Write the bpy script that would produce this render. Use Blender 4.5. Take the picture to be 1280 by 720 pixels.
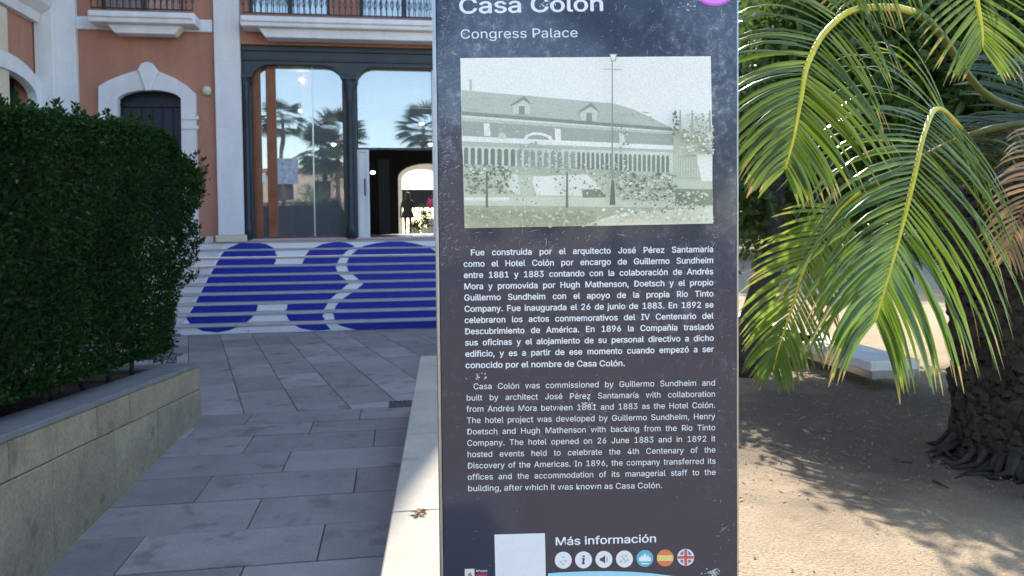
import bpy, bmesh, math, random
import numpy as np
from mathutils import Vector, Matrix
from mathutils.geometry import tessellate_polygon
for o in list(bpy.data.objects): bpy.data.objects.remove(o)
S = bpy.context.scene; COL = S.collection
R = random.Random(7); NR = np.random.RandomState(5)
rad = math.radians

# ------------------------------------------------------------ camera, sky, sun, exposure
F, CYP = 960.0, 313.5
CAMZ = 1.75
cam = bpy.data.cameras.new('camera'); co = bpy.data.objects.new('camera', cam); COL.objects.link(co)
CR = Matrix.Rotation(rad(-8.6), 3, 'Z') @ Matrix.Rotation(rad(88), 3, 'X') @ Matrix.Rotation(rad(-0.6), 3, 'Z')
co.matrix_world = Matrix.Translation((0, 0, CAMZ)) @ CR.to_4x4()
cam.sensor_width = 36; cam.lens = 36*F/1280; cam.shift_y = -(360-CYP)/1280
cam.clip_start = 0.05; cam.clip_end = 2000
cam.dof.use_dof = True; cam.dof.focus_distance = 1.15; cam.dof.aperture_fstop = 14
S.camera = co
W = bpy.data.worlds.new('World'); S.world = W; W.use_nodes = True
SUN_EL, SUN_AZ = rad(39), rad(15.7)
wn = W.node_tree.nodes; sky = wn.new('ShaderNodeTexSky'); sky.sky_type = 'NISHITA'; sky.sun_disc = False
sky.sun_elevation = SUN_EL; sky.sun_rotation = SUN_AZ; sky.air_density = 1.0; sky.dust_density = .6; sky.ozone_density = .8
wn['Background'].inputs[1].default_value = 0.13
W.node_tree.links.new(sky.outputs[0], wn['Background'].inputs[0])
sl = bpy.data.lights.new('sun', 'SUN'); sl.energy = 2.8; sl.angle = rad(0.53); sl.color = (1, .93, .82)
so = bpy.data.objects.new('sun', sl); COL.objects.link(so)
sd = Vector((math.sin(SUN_AZ)*math.cos(SUN_EL), math.cos(SUN_AZ)*math.cos(SUN_EL), math.sin(SUN_EL)))
so.rotation_euler = sd.to_track_quat('Z', 'Y').to_euler(); so.location = (10, 30, 30)
S.view_settings.view_transform = 'Standard'; S.view_settings.look = 'None'
S.view_settings.exposure = 1.9; S.view_settings.gamma = 1.0
S.render.engine = 'CYCLES'; S.render.resolution_x = 1280; S.render.resolution_y = 720

# surveying: a sight line of the photograph met with a real plane
def ray(px, py): return CR @ Vector(((px-640)/F, -(py-CYP)/F, -1))
C0 = Vector((0, 0, CAMZ))
def onY(px, py, y): r = ray(px, py); return C0 + r*(y/r.y)
def onX(px, py, x): r = ray(px, py); return C0 + r*(x/r.x)
def onZ(px, py, z): r = ray(px, py); return C0 + r*((z-CAMZ)/r.z)
def atD(px, py, d): return C0 + ray(px, py)*d

# ------------------------------------------------------------ helpers
def tag(o, label=None, cat=None, group=None, kind=None):
    if label: o['label'] = label
    if cat: o['category'] = cat
    if group: o['group'] = group
    if kind: o['kind'] = kind
    return o
def thing(name, label, cat, loc=(0, 0, 0), rz=0, group=None):
    o = bpy.data.objects.new(name, None); COL.objects.link(o); o.location = loc; o.rotation_euler = (0, 0, rz)
    o.empty_display_size = .1
    return tag(o, label, cat, group)
def link(name, me, parent=None, loc=None):
    o = bpy.data.objects.new(name, me); COL.objects.link(o)
    if parent: o.parent = parent
    if loc is not None: o.location = loc
    return o
def wmat(o):
    m = o.matrix_basis.copy()
    return wmat(o.parent) @ m if o.parent else m
class MB:
    def __init__(s): s.v = []; s.f = []; s.c = []
    def add(s, vs, fs, c=None):
        n = len(s.v); s.v += [tuple(v) for v in vs]; s.f += [tuple(i+n for i in f) for f in fs]
        s.c += [c]*len(fs); return s
    def box(s, x0, x1, y0, y1, z0, z1, M=None, c=None):
        vs = [Vector((x, y, z)) for z in (z0, z1) for y in (y0, y1) for x in (x0, x1)]
        if M: vs = [M @ v for v in vs]
        return s.add(vs, [(0, 2, 3, 1), (4, 5, 7, 6), (0, 1, 5, 4), (2, 6, 7, 3), (0, 4, 6, 2), (1, 3, 7, 5)], c)
    def prism(s, pts, d, c=None):
        """pts: planar loop of 3-D points, d: extrusion vector"""
        n = len(pts); a = [Vector(p) for p in pts]; b = [p+Vector(d) for p in a]
        tri = tessellate_polygon([a])
        fs = [tuple(t) for t in tri]+[tuple(i+n for i in reversed(t)) for t in tri]
        fs += [(i, (i+1) % n, (i+1) % n+n, i+n) for i in range(n)]
        return s.add(a+b, fs, c)
    def flat(s, pts, c=None):
        a = [Vector(p) for p in pts]
        return s.add(a, [tuple(t) for t in tessellate_polygon([a])], c)
    def tube(s, path, rads, n=8, cap=True):
        rings = []; path = [Vector(p) for p in path]; up = Vector((.13, .31, .94)).normalized()
        for i, p in enumerate(path):
            t = (path[min(i+1, len(path)-1)]-path[max(i-1, 0)]).normalized()
            a = t.cross(up)
            if a.length < .05: a = t.cross(Vector((1, 0, 0)))
            a.normalize(); b = a.cross(t)
            r = rads[i] if isinstance(rads, (list, tuple)) else rads
            rings.append([p+(a*math.cos(k*2*math.pi/n)+b*math.sin(k*2*math.pi/n))*r for k in range(n)])
        vs = [v for g in rings for v in g]; fs = []
        for i in range(len(path)-1):
            for k in range(n): fs.append((i*n+k, i*n+(k+1) % n, (i+1)*n+(k+1) % n, (i+1)*n+k))
        if cap: fs += [tuple(reversed(range(n))), tuple(range((len(path)-1)*n, len(path)*n))]
        return s.add(vs, fs)
    def disc(s, c, u, w, r, n=28, col=None):
        return s.flat([c+u*(r*math.cos(k*2*math.pi/n))+w*(r*math.sin(k*2*math.pi/n)) for k in range(n)], col)
    def mesh(s, name, m, smooth=False, bevel=0):
        me = bpy.data.meshes.new(name); me.from_pydata(s.v, [], s.f)
        if bevel or True:
            bm = bmesh.new(); bm.from_mesh(me)
            if not any(s.c): bmesh.ops.recalc_face_normals(bm, faces=bm.faces)
            if bevel:
                es = [e for e in bm.edges if len(e.link_faces) == 2 and e.calc_face_angle(0) > .5]
                bmesh.ops.bevel(bm, geom=es, offset=bevel, segments=1, affect='EDGES')
            bm.to_mesh(me); bm.free()
        if any(s.c):
            at = me.color_attributes.new('tint', 'FLOAT_COLOR', 'CORNER')
            buf = []
            for p in me.polygons:
                c = s.c[p.index] or (1, 1, 1)
                for _ in p.loop_indices: buf += [c[0], c[1], c[2], 1]
            at.data.foreach_set('color', buf)
        if smooth: me.polygons.foreach_set('use_smooth', [True]*len(me.polygons))
        me.materials.append(m); return me
    def obj(s, name, m, parent=None, smooth=False, bevel=0, loc=None, world=True):
        """vertices are given in world space; they are moved into the parent's frame"""
        if parent is not None and world:
            inv = wmat(parent).inverted(); s.v = [tuple(inv @ Vector(v)) for v in s.v]
        return link(name, s.mesh(name, m, smooth, bevel), parent, loc)
def npmesh(name, V, Fq, m, tone=None):
    """V (n,3), Fq (m,4)"""
    me = bpy.data.meshes.new(name); n = len(V); k = Fq.shape[1]; m_ = len(Fq)
    me.vertices.add(n); me.vertices.foreach_set('co', V.astype(np.float32).ravel())
    me.loops.add(m_*k); me.loops.foreach_set('vertex_index', Fq.astype(np.int32).ravel())
    me.polygons.add(m_); me.polygons.foreach_set('loop_start', np.arange(0, m_*k, k, dtype=np.int32))
    me.update(calc_edges=True)
    if tone is not None:
        at = me.attributes.new('tone', 'FLOAT', 'FACE'); at.data.foreach_set('value', tone.astype(np.float32))
    me.materials.append(m); return me

# ------------------------------------------------------------ materials
def nt(name):
    m = bpy.data.materials.new(name); m.use_nodes = True; t = m.node_tree
    return m, t, t.nodes, t.links, t.nodes['Principled BSDF']
def mat(name, c1, c2=None, rough=.7, sc=3., bump=.25, bsc=40., metal=0, spec=.4, rnd=0., detail=6, fine=.12, stain=None, coat=0, bd=.01, streak=0):
    m, t, N, L, P = nt(name)
    c2 = c2 or tuple(x*.75 for x in c1)
    tc = N.new('ShaderNodeTexCoord'); oi = N.new('ShaderNodeObjectInfo')
    ad = N.new('ShaderNodeVectorMath'); ad.operation = 'ADD'
    ml = N.new('ShaderNodeMath'); ml.operation = 'MULTIPLY'; ml.inputs[1].default_value = 37 if rnd else 0
    L.new(oi.outputs['Random'], ml.inputs[0]); L.new(tc.outputs['Object'], ad.inputs[0]); L.new(ml.outputs[0], ad.inputs[1])
    n1 = N.new('ShaderNodeTexNoise'); n1.inputs['Scale'].default_value = sc; n1.inputs['Detail'].default_value = detail
    n1.inputs['Roughness'].default_value = .65
    L.new(ad.outputs[0], n1.inputs['Vector'])
    cr = N.new('ShaderNodeValToRGB'); cr.color_ramp.elements[0].position = .32; cr.color_ramp.elements[1].position = .7
    cr.color_ramp.elements[0].color = (*c2, 1); cr.color_ramp.elements[1].color = (*c1, 1)
    L.new(n1.outputs[0], cr.inputs[0]); out = cr.outputs[0]
    n2 = N.new('ShaderNodeTexNoise'); n2.inputs['Scale'].default_value = bsc; n2.inputs['Detail'].default_value = 5
    L.new(ad.outputs[0], n2.inputs['Vector'])
    hs = N.new('ShaderNodeHueSaturation'); L.new(out, hs.inputs['Color'])
    mr = N.new('ShaderNodeMapRange'); mr.inputs['To Min'].default_value = 1-fine*2; mr.inputs['To Max'].default_value = 1+fine*2
    L.new(n2.outputs[0], mr.inputs['Value'])
    if rnd:
        m2 = N.new('ShaderNodeMapRange'); m2.inputs['To Min'].default_value = 1-rnd; m2.inputs['To Max'].default_value = 1+rnd
        L.new(oi.outputs['Random'], m2.inputs['Value']); mm = N.new('ShaderNodeMath'); mm.operation = 'MULTIPLY'
        L.new(mr.outputs[0], mm.inputs[0]); L.new(m2.outputs[0], mm.inputs[1]); L.new(mm.outputs[0], hs.inputs['Value'])
    else: L.new(mr.outputs[0], hs.inputs['Value'])
    out = hs.outputs[0]
    if stain:
        n3 = N.new('ShaderNodeTexNoise'); n3.inputs['Scale'].default_value = stain[1]; n3.inputs['Detail'].default_value = 8
        L.new(ad.outputs[0], n3.inputs['Vector']); r3 = N.new('ShaderNodeValToRGB')
        r3.color_ramp.elements[0].position = stain[2]; r3.color_ramp.elements[1].position = stain[2]+.12
        L.new(n3.outputs[0], r3.inputs[0]); mx = N.new('ShaderNodeMix'); mx.data_type = 'RGBA'
        L.new(r3.outputs[0], mx.inputs[0]); L.new(out, mx.inputs[6]); mx.inputs[7].default_value = (*stain[0], 1)
        out = mx.outputs[2]
    if streak:
        mp = N.new('ShaderNodeMapping'); mp.inputs['Scale'].default_value = (3, 3, .4); L.new(ad.outputs[0], mp.inputs[0])
        n4 = N.new('ShaderNodeTexNoise'); n4.inputs['Scale'].default_value = 1.6; n4.inputs['Detail'].default_value = 6; L.new(mp.outputs[0], n4.inputs['Vector'])
        r4 = N.new('ShaderNodeMapRange'); r4.inputs[1].default_value = .35; r4.inputs[2].default_value = .7; r4.inputs[3].default_value = 1+streak*.4; r4.inputs[4].default_value = 1-streak; L.new(n4.outputs[0], r4.inputs[0])
        h4 = N.new('ShaderNodeHueSaturation'); L.new(out, h4.inputs['Color']); L.new(r4.outputs[0], h4.inputs['Value']); out = h4.outputs[0]
    L.new(out, P.inputs['Base Color'])
    P.inputs['Roughness'].default_value = rough; P.inputs['Metallic'].default_value = metal
    P.inputs['Specular IOR Level'].default_value = spec; P.inputs['Coat Weight'].default_value = coat
    if bump:
        b = N.new('ShaderNodeBump'); b.inputs['Strength'].default_value = bump; b.inputs['Distance'].default_value = bd
        L.new(n2.outputs[0], b.inputs['Height']); L.new(b.outputs[0], P.inputs['Normal'])
    return m
def leafmat(name, c1, c2, trans=.35, rough=.35, spec=.5):
    m, t, N, L, P = nt(name)
    at = N.new('ShaderNodeAttribute'); at.attribute_name = 'tone'
    oi = N.new('ShaderNodeObjectInfo')
    tc = N.new('ShaderNodeTexCoord'); n1 = N.new('ShaderNodeTexNoise'); n1.inputs['Scale'].default_value = 1.6; L.new(tc.outputs['Object'], n1.inputs[0])
    a1 = N.new('ShaderNodeMath'); a1.operation = 'MULTIPLY_ADD'; L.new(at.outputs['Fac'], a1.inputs[0]); a1.inputs[1].default_value = .6
    mr = N.new('ShaderNodeMapRange'); L.new(n1.outputs[0], mr.inputs[0]); mr.inputs[1].default_value = .3; mr.inputs[2].default_value = .7; mr.inputs[4].default_value = .4
    L.new(mr.outputs[0], a1.inputs[2])
    mx = N.new('ShaderNodeMix'); mx.data_type = 'RGBA'; L.new(a1.outputs[0], mx.inputs[0])
    mx.inputs[6].default_value = (*c1, 1); mx.inputs[7].default_value = (*c2, 1)
    tp_ = N.new('ShaderNodeMapRange'); L.new(at.outputs['Fac'], tp_.inputs[0]); tp_.inputs[1].default_value = 1.05; tp_.inputs[2].default_value = 1.6
    m3 = N.new('ShaderNodeMix'); m3.data_type = 'RGBA'; L.new(tp_.outputs[0], m3.inputs[0]); L.new(mx.outputs[2], m3.inputs[6]); m3.inputs[7].default_value = (.34, .24, .08, 1); mx = m3
    L.new(mx.outputs[2], P.inputs['Base Color']); P.inputs['Roughness'].default_value = rough; P.inputs['Specular IOR Level'].default_value = spec
    tr = N.new('ShaderNodeBsdfTranslucent'); hs = N.new('ShaderNodeHueSaturation'); hs.inputs['Value'].default_value = 1.6; hs.inputs['Hue'].default_value = .485
    L.new(mx.outputs[2], hs.inputs['Color']); L.new(hs.outputs[0], tr.inputs[0])
    ms = N.new('ShaderNodeMixShader'); ms.inputs[0].default_value = trans
    L.new(P.outputs[0], ms.inputs[1]); L.new(tr.outputs[0], ms.inputs[2]); L.new(ms.outputs[0], N['Material Output'].inputs[0])
    return m
def tintmat(name, rough=.4, grain=.2, gs=300, coat=.3):
    m, t, N, L, P = nt(name)
    at = N.new('ShaderNodeVertexColor'); at.layer_name = 'tint'
    tc = N.new('ShaderNodeTexCoord'); n = N.new('ShaderNodeTexNoise'); n.inputs['Scale'].default_value = gs; n.inputs['Detail'].default_value = 4
    L.new(tc.outputs['Object'], n.inputs[0]); mr = N.new('ShaderNodeMapRange'); mr.inputs[3].default_value = 1-grain; mr.inputs[4].default_value = 1+grain
    L.new(n.outputs[0], mr.inputs[0]); hs = N.new('ShaderNodeHueSaturation'); L.new(at.outputs[0], hs.inputs['Color']); L.new(mr.outputs[0], hs.inputs['Value'])
    L.new(hs.outputs[0], P.inputs['Base Color']); P.inputs['Roughness'].default_value = rough; P.inputs['Coat Weight'].default_value = coat; P.inputs['Coat Roughness'].default_value = .05
    return m
def emis(name, c, s):
    m, t, N, L, P = nt(name); P.inputs['Base Color'].default_value = (*c, 1)
    P.inputs['Emission Color'].default_value = (*c, 1); P.inputs['Emission Strength'].default_value = s; return m
def glassmat(name, tint=(.8, .87, .9), refl=.5):
    m, t, N, L, P = nt(name)
    tr = N.new('ShaderNodeBsdfTransparent'); tr.inputs[0].default_value = (*tint, 1)
    gl = N.new('ShaderNodeBsdfGlossy'); gl.inputs['Roughness'].default_value = .01; gl.inputs[0].default_value = (.88, .86, .84, 1)
    fr = N.new('ShaderNodeLayerWeight'); fr.inputs[0].default_value = .5
    mr = N.new('ShaderNodeMapRange'); mr.inputs[3].default_value = refl; mr.inputs[4].default_value = 1; L.new(fr.outputs['Fresnel'], mr.inputs[0])
    tc = N.new('ShaderNodeTexCoord'); n = N.new('ShaderNodeTexNoise'); n.inputs['Scale'].default_value = .8; L.new(tc.outputs['Object'], n.inputs[0])
    b = N.new('ShaderNodeBump'); b.inputs['Strength'].default_value = .05; b.inputs['Distance'].default_value = .05; L.new(n.outputs[0], b.inputs['Height']); L.new(b.outputs[0], gl.inputs['Normal'])
    ms = N.new('ShaderNodeMixShader'); L.new(mr.outputs[0], ms.inputs[0]); L.new(tr.outputs[0], ms.inputs[1]); L.new(gl.outputs[0], ms.inputs[2])
    df = N.new('ShaderNodeBsdfDiffuse'); df.inputs[0].default_value = (.75, .8, .85, 1); m5 = N.new('ShaderNodeMixShader'); m5.inputs[0].default_value = .10; L.new(ms.outputs[0], m5.inputs[1]); L.new(df.outputs[0], m5.inputs[2]); ms = m5
    L.new(ms.outputs[0], N['Material Output'].inputs[0]); return m
M = dict(
    slab=mat('slab', (.285, .262, .25), (.205, .19, .185), rough=.75, sc=2.2, bsc=60, rnd=.2, bump=.3, bd=.003, stain=((.15, .14, .135), 4, .58)),
    joint=mat('joint', (.05, .05, .052), rough=.95),
    ground=mat('ground', (.34, .29, .22), (.24, .2, .15), rough=.95, sc=.6, bsc=25),
    sand=mat('sand', (.39, .30, .19), (.28, .215, .135), rough=.95, sc=1.3, bsc=90, bump=.5, bd=.006, fine=.25, stain=((.22, .17, .12), 5, .62)),
    soil=mat('soil', (.035, .03, .025), rough=.95, bump=.8),
    wallstone=mat('wallstone', (.36, .30, .20), (.23, .195, .135), rough=.9, sc=4, bsc=45, bump=.6, bd=.008, rnd=.12, fine=.2, stain=((.15, .135, .095), 5, .62)),
    capstone=mat('capstone', (.20, .205, .21), (.14, .145, .15), rough=.85, sc=4, bsc=60, bump=.4, bd=.004),
    parapet=mat('parapet', (.44, .40, .32), (.33, .30, .25), rough=.85, sc=3, bsc=80, bump=.35, bd=.003, stain=((.28, .25, .2), 4, .64)),
    step=mat('step', (.72, .70, .69), (.6, .59, .58), rough=.7, sc=3, bsc=50, bump=.1, rnd=.04),
    nosing=mat('nosing', (.50, .47, .47), (.36, .35, .36), rough=.7, sc=5, bsc=50, bump=.1),
    decalw=mat('decalw', (.84, .84, .86), (.76, .76, .78), rough=.45, sc=2, bump=0, fine=.03, stain=((.45, .45, .46), 14, .66)),
    decalb=mat('decalb', (.010, .026, .36), (.008, .022, .30), rough=.4, sc=2, bump=0, fine=.06, stain=((.05, .07, .34), 12, .64)),
    stucco=mat('stucco', (.47, .235, .165), (.39, .185, .125), rough=.9, sc=1.1, bsc=30, bump=.25, fine=.07, stain=((.36, .175, .115), 2.2, .64), streak=.09),
    white=mat('white', (.78, .78, .78), (.68, .69, .70), rough=.7, sc=1.5, bsc=30, bump=.15, fine=.05, streak=.08),
    cream=mat('cream', (.70, .62, .48), (.58, .5, .38), rough=.8, sc=1.5, bsc=30, bump=.1),
    steel=mat('steel', (.035, .05, .065), (.022, .032, .045), rough=.45, sc=3, bump=.05),
    iron=mat('iron', (.03, .035, .045), rough=.5, bump=.1),
    bench_iron=mat('bench_iron', (.11, .13, .14), (.05, .06, .07), rough=.5, bump=.2, sc=20),
    darkwin=mat('darkwin', (.015, .02, .035), (.008, .012, .022), rough=.2, bump=0),
    door=mat('door', (.02, .03, .055), (.012, .018, .035), rough=.45, sc=2, bump=.1),
    wood=mat('wood', (.30, .11, .045), (.18, .06, .025), rough=.5, sc=4, bump=.1),
    ceil=mat('ceil', (.55, .58, .45), rough=.8, bump=0),
    floor=mat('floor', (.3, .28, .25), rough=.3, bump=0),
    dark=mat('dark', (.02, .02, .025), rough=.8, bump=0),
    curtain=mat('curtain', (.6, .66, .72), (.25, .29, .34), rough=.8, sc=14, bump=.2, bsc=20),
    glass=glassmat('glass', refl=.14), alu=mat('alu', (.5, .52, .54), rough=.3, metal=.9, bump=0),
    bark=mat('bark', (.085, .07, .055), (.04, .033, .028), rough=.95, sc=9, bsc=30, bump=.9, bd=.03),
    boot=mat('boot', (.065, .05, .038), (.02, .016, .013), rough=.95, sc=8, bsc=35, bump=.8, bd=.02, rnd=.4),
    rachis=mat('rachis', (.80, .68, .05), (.62, .55, .05), rough=.4, sc=12, bump=.1),
    drybrown=leafmat('drybrown', (.22, .13, .06), (.4, .26, .12), .25, .7),
    palm=leafmat('palm', (.034, .080, .008), (.155, .225, .025), .38, .27, .6),
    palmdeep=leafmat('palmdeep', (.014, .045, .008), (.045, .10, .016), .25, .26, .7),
    rachis_shaded=mat('rachis_shaded', (.16, .17, .03), (.09, .10, .02), rough=.5, sc=12, bump=.1),  # duller copy of the rachis colour, shade inside the crown put into it
    palmgloss=leafmat('palmgloss', (.034, .092, .010), (.155, .25, .03), .42, .2, 1.0),
    palmyel=leafmat('palmyel', (.10, .19, .02), (.22, .31, .045), .5, .32, .5),
    hedge=leafmat('hedge', (.004, .019, .004), (.025, .070, .012), .14, .55, .12),
    tree=leafmat('tree', (.03, .07, .015), (.08, .14, .025), .35, .4),
    litter=leafmat('litter', (.25, .13, .06), (.42, .27, .14), .1, .8),
    benchtop=mat('benchtop', (.86, .85, .82), (.72, .7, .66), rough=.6, bump=.1),
    cloth=mat('cloth', (.012, .012, .014), rough=.9, bump=.2), skin=mat('skin', (.35, .2, .14), rough=.5, bump=0),
    hair=mat('hair', (.012, .01, .009), rough=.6), lamp=emis('lamp', (1, .95, .82), 9),
    pink=mat('pink', (.7, .08, .25), rough=.6), tint=tintmat('print', .4, .3, 420), paper=tintmat('paper', .35, .06, 120),
    ink=mat('ink', (.93, .94, .95), (.82, .84, .87), rough=.45, sc=120, bump=0, fine=.05, detail=2),
    roof=mat('roof', (.28, .12, .07), rough=.9, sc=3), far=mat('far', (.42, .37, .30), (.34, .3, .24), rough=.9),
)

# ------------------------------------------------------------ ground
PY0 = 7.43                       # where the near courses end and the turned paving begins
STY, RISE, TREAD = 13.05, .145, .32
g = MB()
n = 40
g.box(-90, 120, -90, 160, -.35, -.055)
tag(g.obj('ground', M['ground']), kind='structure')
pv = MB().box(-12, 3.6, -14, 16, -.05, -.012).obj('pavement', M['joint']); tag(pv, kind='structure')
def clip(poly, a, b, c):         # keep a*x+b*y<=c
    o = []
    for i in range(len(poly)):
        p, q = poly[i], poly[(i+1) % len(poly)]; dp = a*p[0]+b*p[1]-c; dq = a*q[0]+b*q[1]-c
        if dp <= 0: o.append(p)
        if dp*dq < 0: t = dp/(dp-dq); o.append((p[0]+t*(q[0]-p[0]), p[1]+t*(q[1]-p[1])))
    return o
def slab(poly):
    if len(poly) < 3: return
    ar = abs(sum(poly[i][0]*poly[(i+1) % len(poly)][1]-poly[(i+1) % len(poly)][0]*poly[i][1] for i in range(len(poly))))/2
    if ar < .01: return
    z = R.uniform(-.002, .002)
    cx = sum(p[0] for p in poly)/len(poly); cy = sum(p[1] for p in poly)/len(poly)
    dz = R.uniform(-.003, .003)
    b = MB().prism([(p[0]-cx, p[1]-cy, -.03+z) for p in poly], (0, 0, .03))
    o = link('paving_slab', b.mesh('paving_slab', M['slab'], bevel=.003), pv, (cx, cy, 0))
rows = [2.55, 3.05, 3.55, 4.07, 4.57, 5.08, 5.6, 6.12, 6.62, 7.0, PY0]
off = [.1, .6, .2, -.435, -.88, -.3, -.83, -.2, -.75, -.35]
G = .0035
for i in range(len(rows)-1):
    x = off[i]-3.0
    while x < 1.2:
        w = 1.0
        p = [(max(x, -1.84)+G, rows[i]+G), (min(x+w, .5)-G, rows[i]+G), (min(x+w, .5)-G, rows[i+1]-G), (max(x, -1.84)+G, rows[i+1]-G)]
        if p[1][0]-p[0][0] > .04: slab(p)
        x += w
th = rad(90+14.3); dx, dy = math.cos(th), math.sin(th); nx, ny = dy, -dx     # turned paving
bx, by = -.93, 7.40
for r in range(-9, 11):
    w0, w1 = r*.475, (r+1)*.475
    s = -3.5+R.choice([0, .3, .55])
    while s < 7:
        e = s+.82
        p = [(bx+nx*w+dx*t, by+ny*w+dy*t) for w, t in ((w0+G, s+G), (w1-G, s+G), (w1-G, e-G), (w0+G, e-G))]
        p = clip(p, 0, -1, -(PY0+G)); p = clip(p, 0, 1, STY-.01); p = clip(p, 1, 0, 3.3); p = clip(p, -1, 0, 5.2)
        slab(p); s = e
# a cast iron drain set in the paving
dr = MB()
c = onZ(508, 505, 0)
for k in range(7): dr.box(c.x-.14+k*.045, c.x-.14+k*.045+.018, c.y-.11, c.y+.11, .0005, .006)
dr.box(c.x-.17, c.x+.17, c.y-.13, c.y-.11, .0005, .006); dr.box(c.x-.17, c.x+.17, c.y+.11, c.y+.13, .0005, .006)

dr.box(c.x-.169, c.x+.169, c.y-.109, c.y+.109, -.001, .0012)
tag(dr.obj('drain_grate', M['iron']), 'small dark iron drain grate in the paving beside the low parapet', 'drain')

# ------------------------------------------------------------ stairs with painted risers
st = MB().box(-9.5, 3.5, STY+.02, 16.2, -.04, .002).obj('stairs', M['step']); tag(st, kind='structure')
def c4(pts): return [(180+x/3.274, 280+y/3.274) for x, y in pts]
H1 = c4([(318, 125), (340, 100), (390, 80), (440, 74), (500, 82), (535, 100), (543, 130), (535, 165), (650, 163), (655, 135), (680, 105), (730, 82), (790, 72), (830, 77), (862, 90),
         (830, 112), (800, 140), (785, 175), (795, 205), (842, 240), (800, 275), (762, 308), (740, 345), (733, 378), (745, 410), (765, 432), (700, 437), (640, 427), (600, 403),
         (580, 370), (590, 325), (467, 327), (465, 350), (440, 385), (410, 410), (350, 435), (300, 444), (240, 438), (195, 418), (172, 385), (200, 345), (222, 300), (245, 258), (265, 218), (285, 183), (303, 150)])
H2 = c4([(900, 90), (950, 78), (1000, 72), (1060, 72), (1110, 80), (1160, 92), (1205, 118), (1250, 160), (1270, 210), (1240, 250), (1290, 300), (1300, 350), (1270, 395), (1200, 424), (1100, 436), (980, 440),
         (860, 432), (800, 415), (778, 395), (774, 365), (785, 335), (810, 308), (860, 275), (898, 245), (868, 218), (835, 190), (828, 165), (838, 135), (868, 108)])
WB = [(281, 303), (222, 420), (215, 425), (640, 415), (640, 290), (290, 296)]
def clipz(poly, z0, z1): p = clip(poly, 0, -1, -z0); return clip(p, 0, 1, z1)
XL, XR = -9.5, 3.45
for k in range(10):
    y0 = STY+k*TREAD; z0, z1 = k*RISE, (k+1)*RISE
    b = MB().box(XL, XR, y0, y0+TREAD+(.1 if k == 9 else 0), z0+.004, z1-.028)
    sp = b.obj('step', M['step'], st)
    MB().box(XL, XR, y0-.02, y0+TREAD+.004+(.1 if k == 9 else 0), z1-.026, z1).obj('nosing', M['nosing'], sp, bevel=.005)
    for nm, poly, m, th_ in (('white_decal', WB, 'decalw', .002), ('blue_decal', H1, 'decalb', .004), ('blue_decal', H2, 'decalb', .004)):
        q = [(v.x, v.z) for v in (onY(a, b_, y0) for a, b_ in poly)]
        q = clipz(q, z0+.006, z1-.029)
        if nm == 'blue_decal':
            # a lobed outline can fall into two runs on one riser: cut it into vertical strips
            x0, x1 = min(p[0] for p in q) if q else 0, max(p[0] for p in q) if q else 0
            if not q: continue
            mb = MB(); nst = 90
            for i in range(nst):
                a, e = x0+(x1-x0)*i/nst, x0+(x1-x0)*(i+1)/nst
                def spans(x):
                    zs = []
                    pp = [(v.x, v.z) for v in (onY(a_, b_, y0) for a_, b_ in poly)]
                    for j in range(len(pp)):
                        p, r_ = pp[j], pp[(j+1) % len(pp)]
                        if (p[0] <= x) != (r_[0] <= x): zs.append(p[1]+(x-p[0])/(r_[0]-p[0])*(r_[1]-p[1]))
                    zs.sort(); return [(max(zs[j], z0+.006), min(zs[j+1], z1-.029)) for j in range(0, len(zs)-1, 2)]
                sa, se = spans(a+1e-5), spans(e-1e-5)
                if len(sa) != len(se): sa = se = spans((a+e)/2)
                for (l0, h0), (l1, h1) in zip(sa, se):
                    if h0 <= l0 and h1 <= l1: continue
                    h0 = max(h0, l0+1e-4); h1 = max(h1, l1+1e-4)
                    mb.add([(a, y0-th_, l0), (e, y0-th_, l1), (e, y0-th_, h1), (a, y0-th_, h0)], [(0, 1, 2, 3)])
            if mb.v: mb.obj(nm, M[m], sp)
        elif len(q) > 2:
            MB().prism([(p[0], y0-th_, p[1]) for p in q], (0, th_-.0005, 0)).obj(nm, M[m], sp)

# ------------------------------------------------------------ left garden wall, its bed
WX = -1.8
def wtop(y): return .807-.0836*(y-3.787)
def wjoint(y): return .583-.0905*(y-3.772)
gw = thing('garden_wall', 'sloping sandstone garden wall in front of the dark hedge', 'wall', (WX, 5, 0))
WE = 7.40; WT = .27; CAP = .035
ys = [1.6, 2.3, 2.95, 3.5, onX(11, 560, WX).y, onX(71, 530, WX).y, onX(121, 505, WX).y, onX(161, 488, WX).y, onX(194, 475, WX).y, WE]
ylow = [1.6, 2.4, 3.3, 4.3, 5.2, 6.1, WE]
def stone(y0, y1, zb, zt, x0=WX-WT, x1=WX, gp=.006):
    y0 += gp/2; y1 -= gp/2; pr = R.uniform(-.004, .004)
    vs = []
    for y in (y0, y1):
        vs += [(x0, y, zb(y)+gp/2), (x1+pr, y, zb(y)+gp/2), (x1+pr, y, zt(y)-gp/2), (x0, y, zt(y)-gp/2)]
    MB().add(vs, [(0, 1, 2, 3), (7, 6, 5, 4), (1, 5, 6, 2), (0, 3, 7, 4), (3, 2, 6, 7), (0, 4, 5, 1)]).obj('stone', M['wallstone'], gw, bevel=.006)
for i in range(len(ys)-1): stone(ys[i], ys[i+1], wjoint, lambda y: wtop(y)-CAP)
for i in range(len(ylow)-1): stone(ylow[i], ylow[i+1], lambda y: -.04, wjoint, gp=.003)
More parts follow.
